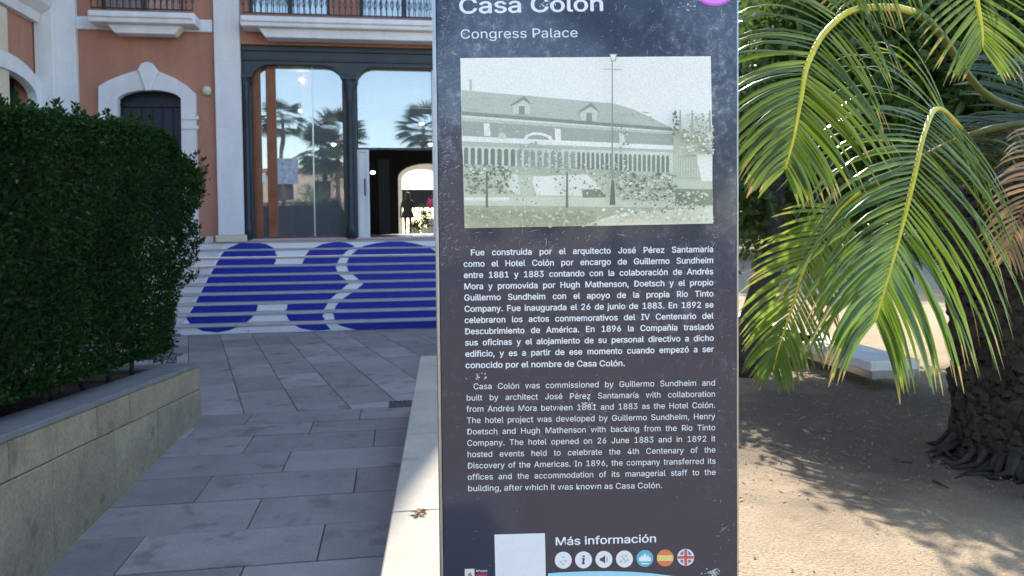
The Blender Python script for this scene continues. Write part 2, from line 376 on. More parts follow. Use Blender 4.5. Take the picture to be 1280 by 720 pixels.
MB().add([(x, y, z-.0) for y in (1.6, WE-.01) for x, z in ((WX-WT+.01, -.04), (WX-.014, -.04), (WX-.014, wtop(y)-CAP-.004), (WX-WT+.01, wtop(y)-CAP-.004))],
         [(0, 1, 2, 3), (7, 6, 5, 4), (1, 5, 6, 2), (0, 3, 7, 4), (3, 2, 6, 7), (0, 4, 5, 1)]).obj('mortar', M['joint'], gw)
yc = [1.6, 2.6, 3.7, 4.9, 6.1, WE+.01]
for i in range(len(yc)-1):
    vs = []
    for y in (yc[i]+.001, yc[i+1]-.001):
        vs += [(WX-WT-.01, y, wtop(y)-CAP), (WX+.006, y, wtop(y)-CAP), (WX+.006, y, wtop(y)), (WX-WT-.01, y, wtop(y))]
    MB().add(vs, [(0, 1, 2, 3), (7, 6, 5, 4), (1, 5, 6, 2), (0, 3, 7, 4), (3, 2, 6, 7), (0, 4, 5, 1)]).obj('capstone', M['capstone'], gw, bevel=.004)
# the return of the wall at its far end
MB().box(-9.4, WX-WT-.012, WE-.26, WE, -.04, wtop(WE)-CAP).obj('end_wall', M['wallstone'], gw, bevel=.006)
MB().box(-9.4, WX-WT-.012, WE-.265, WE+.008, wtop(WE)-CAP+.0005, wtop(WE)-.001).obj('capstone', M['capstone'], gw, bevel=.004)
so_ = MB(); soil = []
so_.add([(-9.4, 1.6, .62), (WX-WT-.012, 1.6, .72), (WX-WT-.012, WE-.27, .42), (-9.4, WE-.27, .40), (-9.4, 1.6, 0), (WX-WT-.012, 1.6, 0), (WX-WT-.012, WE-.27, 0), (-9.4, WE-.27, 0)],
        [(0, 1, 2, 3), (4, 7, 6, 5), (0, 4, 5, 1), (1, 5, 6, 2), (2, 6, 7, 3), (3, 7, 4, 0)])
tag(so_.obj('soil_bed', M['soil']), kind='structure')

# ------------------------------------------------------------ leaves: many small faces
def leaves(P, size, asp=.5, up=None, tone=None, jit=.3):
    """P (n,3) positions; rhombic leaves with a fold"""
    n = len(P); d = NR.normal(size=(n, 3))
    if up is not None: d = d*.7+up
    d /= np.linalg.norm(d, axis=1)[:, None]
    e = NR.normal(size=(n, 3)); e -= (e*d).sum(1)[:, None]*d; e /= np.linalg.norm(e, axis=1)[:, None]
    L_ = (size*(1+jit*NR.uniform(-1, 1, n)))[:, None]
    V = np.stack([P, P+d*L_*.5+e*L_*asp*.5, P+d*L_, P+d*L_*.5-e*L_*asp*.5], 1).reshape(-1, 3)
    Fq = np.arange(n*4).reshape(n, 4)
    return V, Fq
# ------------------------------------------------------------ hedge
hd = thing('hedge', 'tall dark green clipped hedge behind the sandstone wall', 'hedge', (-3.3, 4.8, .5))
HX = -1.93
def hedge_surface(n, inset=.0):
    out = []
    # front (toward the path), far end, top
    a = n*6//10; y = NR.uniform(1.7, 7.6, a); z = NR.uniform(.62, 2.43, a); z = np.maximum(z, .95-.07*(y-3.5))
    out.append(np.stack([np.full(a, HX), y, z], 1))
    b = n*2//10; x = NR.uniform(-5.5, HX, b); z = NR.uniform(.55, 2.43, b)
    out.append(np.stack([x, np.full(b, 7.6), z], 1))
    c_ = n-a-b; out.append(np.stack([NR.uniform(-6.5, HX, c_), NR.uniform(1.7, 7.6, c_), np.full(c_, 2.40)], 1))
    return np.concatenate(out)
P = hedge_surface(95000)
def bumpf(P):
    s = 0
    for k, (fx, fy, fz) in enumerate(((3.1, 2.3, 2.9), (7.3, 6.1, 6.7), (15, 13, 17))):
        s = s+np.sin(P[:, 0]*fx+k)*np.sin(P[:, 1]*fy+2*k)*np.sin(P[:, 2]*fz+.7*k+P[:, 1]*1.3)/(1+k)
    return s
ne = 9000; P = np.concatenate([P, np.stack([np.full(ne, HX), NR.uniform(2.5, 7.6, ne), NR.uniform(2.22, 2.43, ne)], 1)])
b = bumpf(P)
ctr = np.array([-3.6, 4.7, 1.5]); nrm = np.zeros_like(P)
fr = np.isclose(P[:, 0], HX); en = np.isclose(P[:, 1], 7.6); tp = ~(fr | en)
nrm[fr] = (1, 0, 0); nrm[en] = (0, 1, 0); nrm[tp] = (0, 0, 1)
depth = NR.exponential(.035, len(P))
P2 = P+nrm*(b*.05-depth)[:, None]+NR.normal(scale=.015, size=P.shape)
# rounded top edge, a bulge near the far top, narrower foot
zt = (P2[:, 2]-1.5)
edge = np.clip((P2[:, 0]-(HX-.18))/.2, 0, 1)*np.clip((P2[:, 2]-2.25)/.2, 0, 1)
P2[:, 2] -= edge*.035; P2[:, 0] -= edge*.02
w = np.clip((P2[:, 0]+3)/1.1, 0, 1)
P2[:, 0] += w*(.05*np.clip(zt, -1, 1)+.05*np.clip((P2[:, 1]-6), 0, 2)*np.clip(zt, -.9, 1))
P2[:, 1] += np.clip((P2[:, 1]-6.5), 0, 1.2)*.22*zt-.08
P2[:, 2] += tp*NR.exponential(.02, len(P))
P2[:, 2] *= 1+(P2[:, 1]-4.9)*.033*np.clip((P2[:, 2]-.8)/1., 0, 1)
P2[:, 2] -= np.clip(P2[:, 1]-6.7, 0, 1)**1.3*.42*np.clip((P2[:, 2]-1.2)/1.2, 0, 1)
V, Fq = leaves(P2, .034, .5, up=nrm*.7+np.array([0, 0, .5]))
tone = np.clip(.32+.28*b+NR.uniform(-.35, .35, len(P)), 0, 1); tone[NR.uniform(0, 1, len(P)) < .003] = 1.4
me = npmesh('foliage', V-np.array([-3.3, 4.8, .5]), Fq, M['hedge'], tone)
tag(link('foliage', me, hd), kind='stuff')
# upright shoots breaking the top edge
sh = []
for k in range(130):
    f = R.random() < .6
    x0 = R.uniform(-2.5, -1.9) if f else R.uniform(-5, -1.9); y0 = R.uniform(3.2, 7.7)
    h = R.uniform(.04, .16)
    m_ = int(h*330)
    t = NR.uniform(0, 1, m_)
    sh.append(np.stack([x0+NR.normal(scale=.012, size=m_)*(1.3-t), y0+NR.normal(scale=.012, size=m_)*(1.3-t), (2.38+t*h)*(1+(y0-4.9)*.033)-max(0, y0-6.7)**1.3*.42], 1))
for k in range(60):
    y0 = R.uniform(7.2, 7.85); z0 = R.uniform(1.2, 2.4); h = R.uniform(.05, .13); m_ = int(h*300); t = NR.uniform(0, 1, m_)
    sh.append(np.stack([HX+.06*(z0-1.4)+t*h*.9, y0+NR.normal(scale=.015, size=m_), z0+t*h*.6+NR.normal(scale=.012, size=m_)], 1))
sh = np.concatenate(sh); V, Fq = leaves(sh, .034, .5, up=np.array([0, 0, .9]))
tag(link('shoots', npmesh('shoots', V-np.array([-3.3, 4.8, .5]), Fq, M['hedge'], NR.uniform(.3, 1, len(sh))), hd), kind='stuff')
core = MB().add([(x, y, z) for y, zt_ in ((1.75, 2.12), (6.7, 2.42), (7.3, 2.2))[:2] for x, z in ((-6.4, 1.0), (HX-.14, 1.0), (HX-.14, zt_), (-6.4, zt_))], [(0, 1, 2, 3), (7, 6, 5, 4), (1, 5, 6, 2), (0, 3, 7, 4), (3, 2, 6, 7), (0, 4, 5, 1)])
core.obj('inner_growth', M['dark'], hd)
for k in range(26):
    x, y = R.uniform(-3.0, -2.15), 2.2+k*.205+R.uniform(-.05, .05)
    MB().tube([(x, y, .45), (x+R.uniform(-.05, .05), y+R.uniform(-.05, .05), .8), (x+R.uniform(-.1, .1), y, 1.2)], [.022, .018, .012], 6).obj('stem', M['bark'], hd)

# ------------------------------------------------------------ right: parapet and sandy bed
PZ = .50
def pxl(y): return -.06+.0624*(y-2.74)      # left edge of the parapet
PW = .36; PEND = 7.34
pp = thing('parapet', 'low pale stone parapet running from the sign towards the stairs', 'wall', (pxl(3), 3, 0))
ye = [-1.5, .6, 2.1, 3.35, 4.6, 5.75, PEND]
for i in range(len(ye)-1):
    a, b = ye[i]+.0012, ye[i+1]-.0012
    j = R.uniform(-.003, .003)
    MB().prism([(pxl(a)-.012+j, a, PZ-.055), (pxl(a)+PW, a, PZ-.055), (pxl(b)+PW, b, PZ-.055), (pxl(b)-.012+j, b, PZ-.055)], (0, 0, .055)).obj('coping', M['parapet'], pp, bevel=.006)
    MB().prism([(pxl(a), a, -.04), (pxl(a)+PW-.02, a, -.04), (pxl(b)+PW-.02, b, -.04), (pxl(b), b, -.04)], (0, 0, PZ-.058+.04)).obj('block', M['parapet'], pp)
# sand: a fine sheet near, coarse far
SZ = .455
def sheet(x0, x1, y0, y1, nx_, ny_, z, amp, lx=None):
    xs = np.linspace(0, 1, nx_); ys_ = np.linspace(y0, y1, ny_); V = []
    for y in ys_:
        a = lx(y) if lx else x0
        for t in xs: V.append((a+(x1-a)*t, y, z))
    V = np.array(V); b = np.sin(V[:, 0]*2.1+np.sin(V[:, 1]*1.7))*np.sin(V[:, 1]*1.9+1)*.5+np.sin(V[:, 0]*7+V[:, 1]*3)*np.sin(V[:, 1]*6.3-V[:, 0]*2)*.25+NR.normal(scale=.08, size=len(V))
    V[:, 2] += b*amp
    F_ = np.array([(j*nx_+i, j*nx_+i+1, (j+1)*nx_+i+1, (j+1)*nx_+i) for j in range(ny_-1) for i in range(nx_-1)])
    return V, F_
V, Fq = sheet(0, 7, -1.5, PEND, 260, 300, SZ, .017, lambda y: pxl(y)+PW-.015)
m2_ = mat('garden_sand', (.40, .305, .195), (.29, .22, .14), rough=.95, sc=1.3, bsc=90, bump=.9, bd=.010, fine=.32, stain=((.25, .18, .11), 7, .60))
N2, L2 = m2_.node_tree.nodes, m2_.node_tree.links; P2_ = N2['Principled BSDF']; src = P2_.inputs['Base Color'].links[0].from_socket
tc2 = N2.new('ShaderNodeTexCoord'); vs2 = N2.new('ShaderNodeVectorMath'); vs2.operation = 'SUBTRACT'; vs2.inputs[1].default_value = (3.15, 4.35, SZ); L2.new(tc2.outputs['Object'], vs2.inputs[0])  # canopy shade deepened in the sand colour, together with brown litter-dark earth
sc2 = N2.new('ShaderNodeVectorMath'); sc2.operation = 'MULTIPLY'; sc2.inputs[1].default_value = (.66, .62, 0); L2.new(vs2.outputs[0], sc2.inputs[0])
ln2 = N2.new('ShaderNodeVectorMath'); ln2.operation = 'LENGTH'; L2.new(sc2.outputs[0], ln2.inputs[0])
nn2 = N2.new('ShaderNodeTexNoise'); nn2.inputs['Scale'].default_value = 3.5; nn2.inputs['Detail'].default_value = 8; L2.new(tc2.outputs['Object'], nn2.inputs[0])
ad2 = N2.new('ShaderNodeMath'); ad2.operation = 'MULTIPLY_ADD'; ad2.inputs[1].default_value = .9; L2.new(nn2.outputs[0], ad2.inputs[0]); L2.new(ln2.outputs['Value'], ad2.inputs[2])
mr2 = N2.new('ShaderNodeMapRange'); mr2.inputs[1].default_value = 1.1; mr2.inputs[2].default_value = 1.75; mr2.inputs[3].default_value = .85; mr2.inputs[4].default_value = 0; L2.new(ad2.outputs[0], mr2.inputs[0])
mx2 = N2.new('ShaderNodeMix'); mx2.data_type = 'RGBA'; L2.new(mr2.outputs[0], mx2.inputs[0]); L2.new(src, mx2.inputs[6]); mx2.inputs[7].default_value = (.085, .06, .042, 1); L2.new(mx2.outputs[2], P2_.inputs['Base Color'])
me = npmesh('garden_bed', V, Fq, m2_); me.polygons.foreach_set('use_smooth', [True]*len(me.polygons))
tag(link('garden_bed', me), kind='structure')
tag(MB().box(-2.5, 60, -14, -1.501, -.05, SZ).obj('garden_bed', M['sand']), kind='structure')  # unseen sand carried on behind the camera to bounce light onto the sign
tag(MB().box(7.0, 60, -1.5, PEND, -.05, SZ).obj('garden_bed', M['sand']), kind='structure')
tag(MB().box(1.75, 60, PEND+.001, 12.9, -.05, SZ-.01).obj('terrace', M['sand']), kind='structure')
tag(MB().box(3.8, 80, 12.901, 90, -.05, SZ-.02).obj('far_terrace', M['ground']), kind='structure')
# pebbles and leaf litter nobody could count
n = 5000; P = np.stack([NR.uniform(.6, 4, n), NR.uniform(1.8, 7, n), np.full(n, SZ+.002)], 1)
V = []; Fq = []
for p in P:
    r = .0015+NR.exponential(.0012); i = len(V); a = NR.uniform(0, 6)
    V += [(p[0]+r*math.cos(a), p[1]+r*math.sin(a), p[2]-.003), (p[0]-r*math.sin(a), p[1]+r*math.cos(a), p[2]-.003), (p[0]-r*math.cos(a), p[1]-r*math.sin(a), p[2]-.003), (p[0]+r*math.sin(a), p[1]-r*math.cos(a), p[2]-.003), (p[0], p[1], p[2]+r*.8)]
    Fq += [(i, i+1, i+4), (i+1, i+2, i+4), (i+2, i+3, i+4), (i+3, i, i+4)]
tag(link('pebbles', npmesh('pebbles', np.array(V), np.array(Fq), M['sand'])), kind='stuff')
n = 1500; P = np.stack([NR.uniform(1.5, 4.6, n), NR.uniform(3.2, 6.8, n), SZ+NR.uniform(.006, .02, n)], 1)
V, Fq = leaves(P, .05, .22, up=None); V[:, 2] = SZ+.004+np.abs(V[:, 2]-SZ)*.3
tag(link('leaf_litter', npmesh('leaf_litter', V, Fq, M['litter'], NR.uniform(0, 1, n))), kind='stuff')
# dead leaf on the parapet
c = onZ(524, 641, PZ+.006); lf = MB()
for k in range(5):
    a = k*1.3+.3; u = Vector((math.cos(a), math.sin(a), 0)); v_ = Vector((-u.y, u.x, 0))
    lf.add([c, c+u*.02+v_*.012+Vector((0, 0, .012)), c+u*.045+Vector((0, 0, .004)), c+u*.02-v_*.012+Vector((0, 0, .008))], [(0, 1, 2, 3)])
tag(lf.obj('dead_leaf', M['litter']), 'small curled brown dead leaf lying on the pale parapet', 'leaf')

# ------------------------------------------------------------ the palm
def spline(pts, n):
    pts = [Vector(p) for p in pts]; P = [pts[0]*2-pts[1]]+pts+[pts[-1]*2-pts[-2]]; out = []
    m = len(pts)-1
    for i in range(n+1):
        s = i/n*m; k = min(int(s), m-1); t = s-k; a, b, c, d = P[k:k+4]
        out.append(.5*((2*b)+(c-a)*t+(2*a-5*b+4*c-d)*t*t+(3*b-3*c+d-a)*t**3))
    return out
def leaflet(base, d, side, L_, w, droop, seg=6, twist=0):
    """one leaflet as a gently folded strip: base point, direction, width direction"""
    vs = []; p = Vector(base); d = d.normalized()
    for i in range(seg+1):
        t = i/seg
        ww = w*(.45+.55*min(1, t*5))*(1-t**3.2)*.5+.0006
        s_ = (side-d*side.dot(d)).normalized(); nn = d.cross(s_)
        vs += [p+s_*ww, p+nn*ww*.45, p-s_*ww]
        d = (d+Vector((0, 0, -1))*droop*(t+.25)/seg).normalized(); p = p+d*L_/seg
    fs = []
    for i in range(seg):
        a = i*3; fs += [(a, a+1, a+4, a+3), (a+1, a+2, a+5, a+4)]
    return vs, fs
pm = thing('palm_tree', 'squat palm with drooping green fronds and a thick dark trunk', 'palm tree', (3.42, 3.62, SZ))
TC = Vector((3.42, 3.62, SZ)); CROWN = TC+Vector((-.05, .0, 1.45))
def toned(mb, tones, m, name):
    me = bpy.data.meshes.new(name); me.from_pydata([tuple(v) for v in mb.v], [], mb.f)
    at = me.attributes.new('tone', 'FLOAT', 'FACE'); at.data.foreach_set('value', tones); me.materials.append(m)
    me.polygons.foreach_set('use_smooth', [True]*len(me.polygons)); return me
def frond(ctrl, parent, m, npair=32, L0=.42, w=.016, droop=1.0, face=Vector((-.1, -1, .35)), single=False, start=.28, lean=.75, lift=.2, rr=.011, name='frond', rmat=None, tipL=.55):
    if m is M['palmdeep'] and rmat is None: rmat = M['rachis_shaded']; rr = .009
    pts = spline(ctrl, 36); N_ = len(pts)
    kb = int((start-.06)*(N_-1)) if single else 0
    rb = MB().tube(pts[kb:], [rr*(1-.75*i/N_) for i in range(kb, N_)], 6)
    fo = rb.obj(name, rmat or M['rachis'], parent, smooth=True)
    if kb: MB().tube(pts[:kb+1], [rr*.92]*kb+[rr*.97], 6).obj('petiole', M['rachis_shaded'], fo, smooth=True)
    inv = wmat(fo).inverted(); acc = MB(); tones = []
    for i in range(npair):
        t = start+(1-start)*((i+.5)/npair); s = t*(N_-1); k = min(int(s), N_-2); p = pts[k].lerp(pts[k+1], s-k)
        T = (pts[min(k+2, N_-1)]-pts[max(k-1, 0)]).normalized(); sd_ = T.cross(face).normalized()
        nf = sd_.cross(T)
        if nf.dot(face) < 0: nf = -nf
        for sg in (-1, 1):
            u = (t-start)/(1-start)
            ln = lean*(.55+.75*u)+R.uniform(-.07, .07)
            d = sd_*sg*math.cos(min(ln, 1.4))+T*math.sin(min(ln, 1.4))+nf*(lift+R.uniform(-.09, .09))
            L_ = L0*(.62+.5*math.sin(math.pi*min(1, u*1.05+.12)))*(1 if u < .85 else 1-(u-.85)*(1-tipL)/.15)*R.uniform(.9, 1.08)
            vs, fs = leaflet(p, d, T.lerp(nf, R.uniform(.0, .35)), L_, w*R.uniform(.85, 1.15), droop*R.uniform(.75, 1.3), seg=6 if single else 5)
            tn = min(1, max(0, R.uniform(.0, 1)))
            tl = [tn]*len(fs)
            if R.random() < .45: tl[-2:] = [R.uniform(1.2, 1.6)]*2
            if R.random() < .12: tl[-4:] = [R.uniform(1.1, 1.5)]*4
            if single:
                q = MB().add([inv @ v for v in vs], fs)
                link('leaflet', toned(q, tl, m, 'leaflet'), fo)
            else:
                acc.add([inv @ v for v in vs], fs); tones += tl
    if not single: tag(link('leaflets', toned(acc, tones, m, 'leaflets'), fo), kind='stuff')
    return fo
def D(l): return [atD(*p) for p in l]
hero = [
 (D([(1335, 150, 4.05), (1235, 120, 3.8), (1160, 25, 3.4), (1080, 10, 3.1), (1035, 36, 2.95), (1010, 80, 2.86), (1001, 125, 2.8), (992, 172, 2.77), (981, 212, 2.76)]), dict(m=M['palm'], npair=46, L0=.42, w=.0185, droop=1.15, start=.36, lean=.66, lift=.25, rr=.019)),
 (D([(1240, 215, 4.05), (1200, 160, 3.8), (1172, 136, 3.45), (1156, 165, 3.2), (1142, 225, 3.06), (1126, 290, 3.0), (1109, 350, 2.98), (1094, 402, 2.98)]), dict(m=M['palmgloss'], npair=56, L0=.66, w=.0195, droop=1.9, start=.22, lean=.72, lift=.15, rr=.016, tipL=.75)),
 (D([(1335, 150, 4.05), (1225, 165, 3.9), (1120, 215, 4.5), (1062, 250, 4.8), (1032, 290, 4.9), (1006, 335, 4.95), (990, 385, 5.0), (975, 430, 5.0), (966, 462, 5.0)]), dict(m=M['palmyel'], npair=38, L0=.45, w=.025, droop=.8, start=.40, lean=.85, lift=.1, rr=.02)),
 (D([(1180, -160, 3.2), (1200, -100, 3.0), (1213, -50, 2.9), (1221, 0, 2.86), (1227, 35, 2.85), (1228, 60, 2.85)]), dict(m=M['palm'], npair=24, L0=.33, w=.014, droop=.55, start=.25, lean=.70, lift=.1, rr=.016, tipL=.8)),
]
for c_, kw in hero:
    frond(c_, pm, single=True, **kw)
# fronds above and behind, and dry ones hanging on the right
frond(D([(1335, 130, 4.05), (1180, -60, 3.5), (1130, -80, 3.2), (1090, -40, 3.1), (1070, 0, 3.05)]), pm, M['palm'], npair=26, L0=.36, w=.015, droop=.8, rmat=M['rachis_shaded'], rr=.009)
0 and frond(D([(1335, 140, 4.1), (1150, 60, 4.2), (1060, 60, 4.2), (1000, 100, 4.1), (950, 170, 4.0), (925, 230, 4.0)]), pm, M['palmdeep'], npair=34, L0=.4, w=.016, droop=1)
0 and frond(D([(1335, 150, 4.2), (1180, 60, 4.5), (1090, 100, 4.6), (1040, 170, 4.6), (1010, 240, 4.6)]), pm, M['palmdeep'], npair=34, L0=.4, w=.017, droop=1.2)
0 and frond(D([(1250, 90, 3.8), (1240, -60, 3.5), (1180, -120, 3.2), (1110, -70, 3.05), (1050, -20, 3.0), (1000, 10, 3.0)]), pm, M['palm'], npair=30, L0=.36, w=.015, droop=1.1)
0 and frond(D([(1230, 140, 3.9), (1110, 100, 3.7), (1010, 110, 3.5), (960, 160, 3.4), (935, 230, 3.35)]), pm, M['palm'], npair=34, L0=.34, w=.015, droop=1.1)
for c_ in ([(1290, 130, 3.7), (1300, 180, 3.5), (1290, 230, 3.4), (1272, 280, 3.38), (1258, 320, 3.38)], [(1300, 140, 3.7), (1330, 200, 3.55), (1320, 270, 3.5), (1300, 330, 3.48)]):
    tag(frond(D(c_), pm, M['drybrown'], npair=26, L0=.26, w=.014, droop=1.2, name='frond', rmat=M['drybrown'], start=.15), 'dry brown frond')
for k in range(64):
    a = R.uniform(0, 2*math.pi)
    el = R.uniform(-.15, 1.25); Lf = R.uniform(1.1, 1.7)
    h = Vector((math.cos(a), math.sin(a), 0))
    if h.x < .12: continue            # the hero fronds hang here
    p0 = CROWN+h*.15+Vector((0, 0, R.uniform(0, .25))); pts = [p0]; d = h*math.cos(el)+Vector((0, 0, math.sin(el)))
    for i in range(6): pts.append(pts[-1]+d*Lf/6); d = (d+Vector((0, 0, -.3))).normalized()
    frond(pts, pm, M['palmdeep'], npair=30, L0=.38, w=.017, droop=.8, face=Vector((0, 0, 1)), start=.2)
# trunk: a core and the stubs of old leaves
tk = MB(); prof = [(0, .46), (.1, .41), (.5, .41), (.9, .44), (1.2, .46), (1.4, .40), (1.6, .2)]
tk.tube([TC+Vector((0, 0, z-.03)) for z, r in prof], [r for z, r in prof], 20).obj('trunk', M['bark'], pm, smooth=True)
def bootmesh(s):
    b = MB(); w = .075*s; h = .075*s; o = .055*s
    b.add([(0, -w, -h), (0, w, -h), (0, w*.8, h), (0, -w*.8, h), (o, -w*.75, -h*.2), (o, w*.75, -h*.2), (o*1.25, w*.5, h*.75), (o*1.25, -w*.5, h*.75), (o*.6, 0, -h*.9)],
          [(0, 3, 7, 4), (1, 5, 6, 2), (2, 6, 7, 3), (4, 7, 6, 5), (0, 4, 8), (1, 8, 5), (0, 8, 1), (0, 1, 2, 3)])
    return b.mesh('leaf_base', M['boot'], bevel=.006)
bm_ = [bootmesh(s) for s in (.42, .55, .68)]
cnt = 0; rest = MB(); ca = math.atan2(-TC.y, -TC.x)
for i in range(820):
    z = .06+i*(1.45/820)+R.uniform(-.01, .01); a = i*2.39996+R.uniform(-.06, .06)
    r = np.interp(z, [p[0] for p in prof], [p[1] for p in prof])-.008
    seen = math.cos(a-ca) > .42 and cnt < 295
    mw = Matrix.Translation((r*math.cos(a), r*math.sin(a), z)) @ Matrix.Rotation(a+R.uniform(-.35, .35), 4, 'Z') @ Matrix.Rotation(R.uniform(-.6, .35), 4, 'Y') @ Matrix.Rotation(R.uniform(-.5, .5), 4, 'X') @ Matrix.Diagonal((R.uniform(.6, 1.3), R.uniform(.7, 1.2), R.uniform(.6, 1.3), 1))
    if seen: o = link('leaf_base', bm_[i % 3], pm); o.matrix_basis = mw; cnt += 1
    else: me_ = bm_[i % 3]; rest.add([mw @ v.co for v in me_.vertices], [tuple(p.vertices) for p in me_.polygons])
tag(rest.obj('leaf_bases', M['boot'], pm, world=False), kind='stuff')
# offshoot roots / scar ring at foot
for k in range(26):
    a = ca+R.uniform(-1.5, 1.5); r0_, r1_ = .42, R.uniform(.47, .62); a2 = a+R.uniform(-.25, .25)
    MB().tube([TC+Vector((r0_*math.cos(a), r0_*math.sin(a), R.uniform(.05, .12))), TC+Vector(((r0_+.07)*math.cos(a), (r0_+.07)*math.sin(a), .03)), TC+Vector((r1_*math.cos(a2), r1_*math.sin(a2), -.01))], [.022, .016, .006], 6).obj('root', M['boot'], pm, smooth=True)
for k in range(60):
    a = ca+R.uniform(-1.5, 1.5); r = .44+R.expovariate(12); p = TC+Vector((r*math.cos(a), r*math.sin(a), .008)); q = Vector((R.uniform(-1, 1), R.uniform(-1, 1), .1)).normalized()*R.uniform(.03, .08)
    rest2 = MB().tube([p-q, p+q], [.007, .004], 5).obj('fallen_stub', M['boot'], pm)

# ------------------------------------------------------------ other trees on the right
def tree(name, label, cat, base, path, rads, clumps, m, lsize=.09, nl=260, seed=1, bark='bark', group=None):
    t = thing(name, label, cat, base, 0, group)
    MB().tube([Vector(base)+Vector(p) for p in path], rads, 10).obj('trunk', M[bark], t, smooth=True)
    rr_ = np.random.RandomState(seed); allp = []; tn = []
    top = Vector(base)+Vector(path[-1]); mid = Vector(base)+Vector(path[max(0, len(path)-2)])
    limb = 0
    for c_ in clumps:
        cc = np.array(base)+np.array(c_[:3]); r = c_[3]; k = int(nl*r*r*4)
        q = rr_.normal(size=(k, 3)); q /= np.linalg.norm(q, axis=1)[:, None]; q *= (r*rr_.uniform(.35, 1.1, k)**.6)[:, None]
        q += .15*r*np.sin(q[:, [1, 2, 0]]*9/r)
        allp.append(cc+q*np.array([1, 1, .75])); tn.append(np.clip(rr_.uniform(.1, .9)+rr_.uniform(-.3, .3, k), 0, 1))
        if limb < 14:
            e = Vector(cc); MB().tube([mid, mid.lerp(e, .5)+Vector((0, 0, .1)), e], [rads[-1]*.8, rads[-1]*.5, .012], 6).obj('limb', M[bark], t, smooth=True); limb += 1
    Pn = np.concatenate(allp); V, Fq = leaves(Pn, lsize, .45)
    tag(link('crown', npmesh('crown', V-np.array(base), Fq, m, np.concatenate(tn)), t), kind='stuff'); return t
tb = onZ(936, 470, SZ-.01); tb = (tb.x, tb.y, SZ-.01)
q1 = onY(972, 285, tb[1]+.15); q2 = onY(966, 120, tb[1]+.3)
R2 = random.Random(11)
cl = []
for k in range(44):
    zz_ = R2.uniform(1.0, 4.6); yy_ = 5.0+1.19*zz_+R2.uniform(-.35, .35); cl.append((R2.uniform(-.3, 3.2)+.12*zz_, yy_-tb[1], zz_, R2.uniform(.4, .62)))
tree('shade_tree', 'dark leaning tree trunk between the sign and the palm fronds', 'tree', tb,
     [(-.04, 0, -.05), (.02, .02, .35), tuple((q1-Vector(tb))*.75), tuple(q1-Vector(tb)), tuple(q2-Vector(tb)), (q2.x-tb[0]+.1, q2.y-tb[1]+.3, 2.5)], [.15, .13, .105, .1, .09, .06], cl, M['tree'], .09, 480, 3)
cl = [(R2.uniform(-.45, 2.9), R2.uniform(-.4, .9), R2.uniform(1.25, 2.9), R2.uniform(.42, .62)) for k in range(44)]+[(R2.uniform(-.15, 2.6), R2.uniform(-.5, .9), R2.uniform(2.7, 3.9), R2.uniform(.42, .55)) for k in range(54)]  # tree added for its shade on the sand; upper clumps sit out of view
tree('added_shade_tree', 'low spreading dark tree added right behind the palm to fill the space and shade the sand', 'tree', (3.75, 6.3, SZ-.01), [(2.0, .3, 0), (1.9, .25, .9), (1.6, .2, 1.8)], [.08, .07, .04], cl, M['tree'], .10, 620, 77)
# far evergreen trees closing the view
for i, (x, y, s) in enumerate(((11.5, 27, 4.2), (16.5, 28, 4.4), (27, 29, 4.6), (21.5, 27, 4.3), (33, 30, 4.6), (18, 33, 5.2))):
    cl = [(R2.uniform(-1, 1)*s, R2.uniform(-1, 1)*s, R2.uniform(.35, 2.5)*s, R2.uniform(.4, .62)*s) for k in range(20)]
    tree('evergreen_tree', ['distant evergreen just right of the sign behind the leftmost frond', 'distant evergreen seen between the left and central fronds', 'distant evergreen beyond the palm crown', 'distant evergreen behind the central frond', 'distant evergreen at the right edge of the view', 'tallest evergreen farthest back behind the others'][i], 'tree',
         (x, y, .4), [(0, 0, 0), (0, .1, .5*s), (.1, 0, 1.3*s)], [.14*s, .11*s, .06*s], cl, M['tree'], .32, 42, 20+i, group='evergreen trees behind the palm')
# stone benches seen end on
def bench(x0, y0, x1, L_, label, shade=None):
    t = thing('stone_bench', label, 'bench', (x0, y0, SZ-.01), 0, 'white benches behind the palm fronds'); w = x1-x0; z = SZ-.01-.21
    MB().box(x0, x1, y0, y0+L_, z+.36, z+.44).obj('seat', M['benchtop'], t, bevel=.008)
    MB().box(x0+.03, x1-.03, y0+.02, y0+L_-.02, z+.30, z+.358).obj('rail', M['alu'], t)
    for yy in (y0+.8, y0+L_-.6): MB().box(x0+.16, x1-.16, yy, yy+.08, z+.2, z+.298).obj('leg', M['iron'], t, bevel=.006)
a = onZ(1088, 452, .675); b = onZ(1184, 458, .675)
bench(a.x, a.y, b.x, 3.6, 'white bench slab seen end on beneath the hanging central frond')
a = onZ(1000, 432, .675); b = onZ(1062, 432, .675)
bench(a.x, a.y+.2, b.x, 2.2, 'paler narrow bench left of the other, between two fronds')

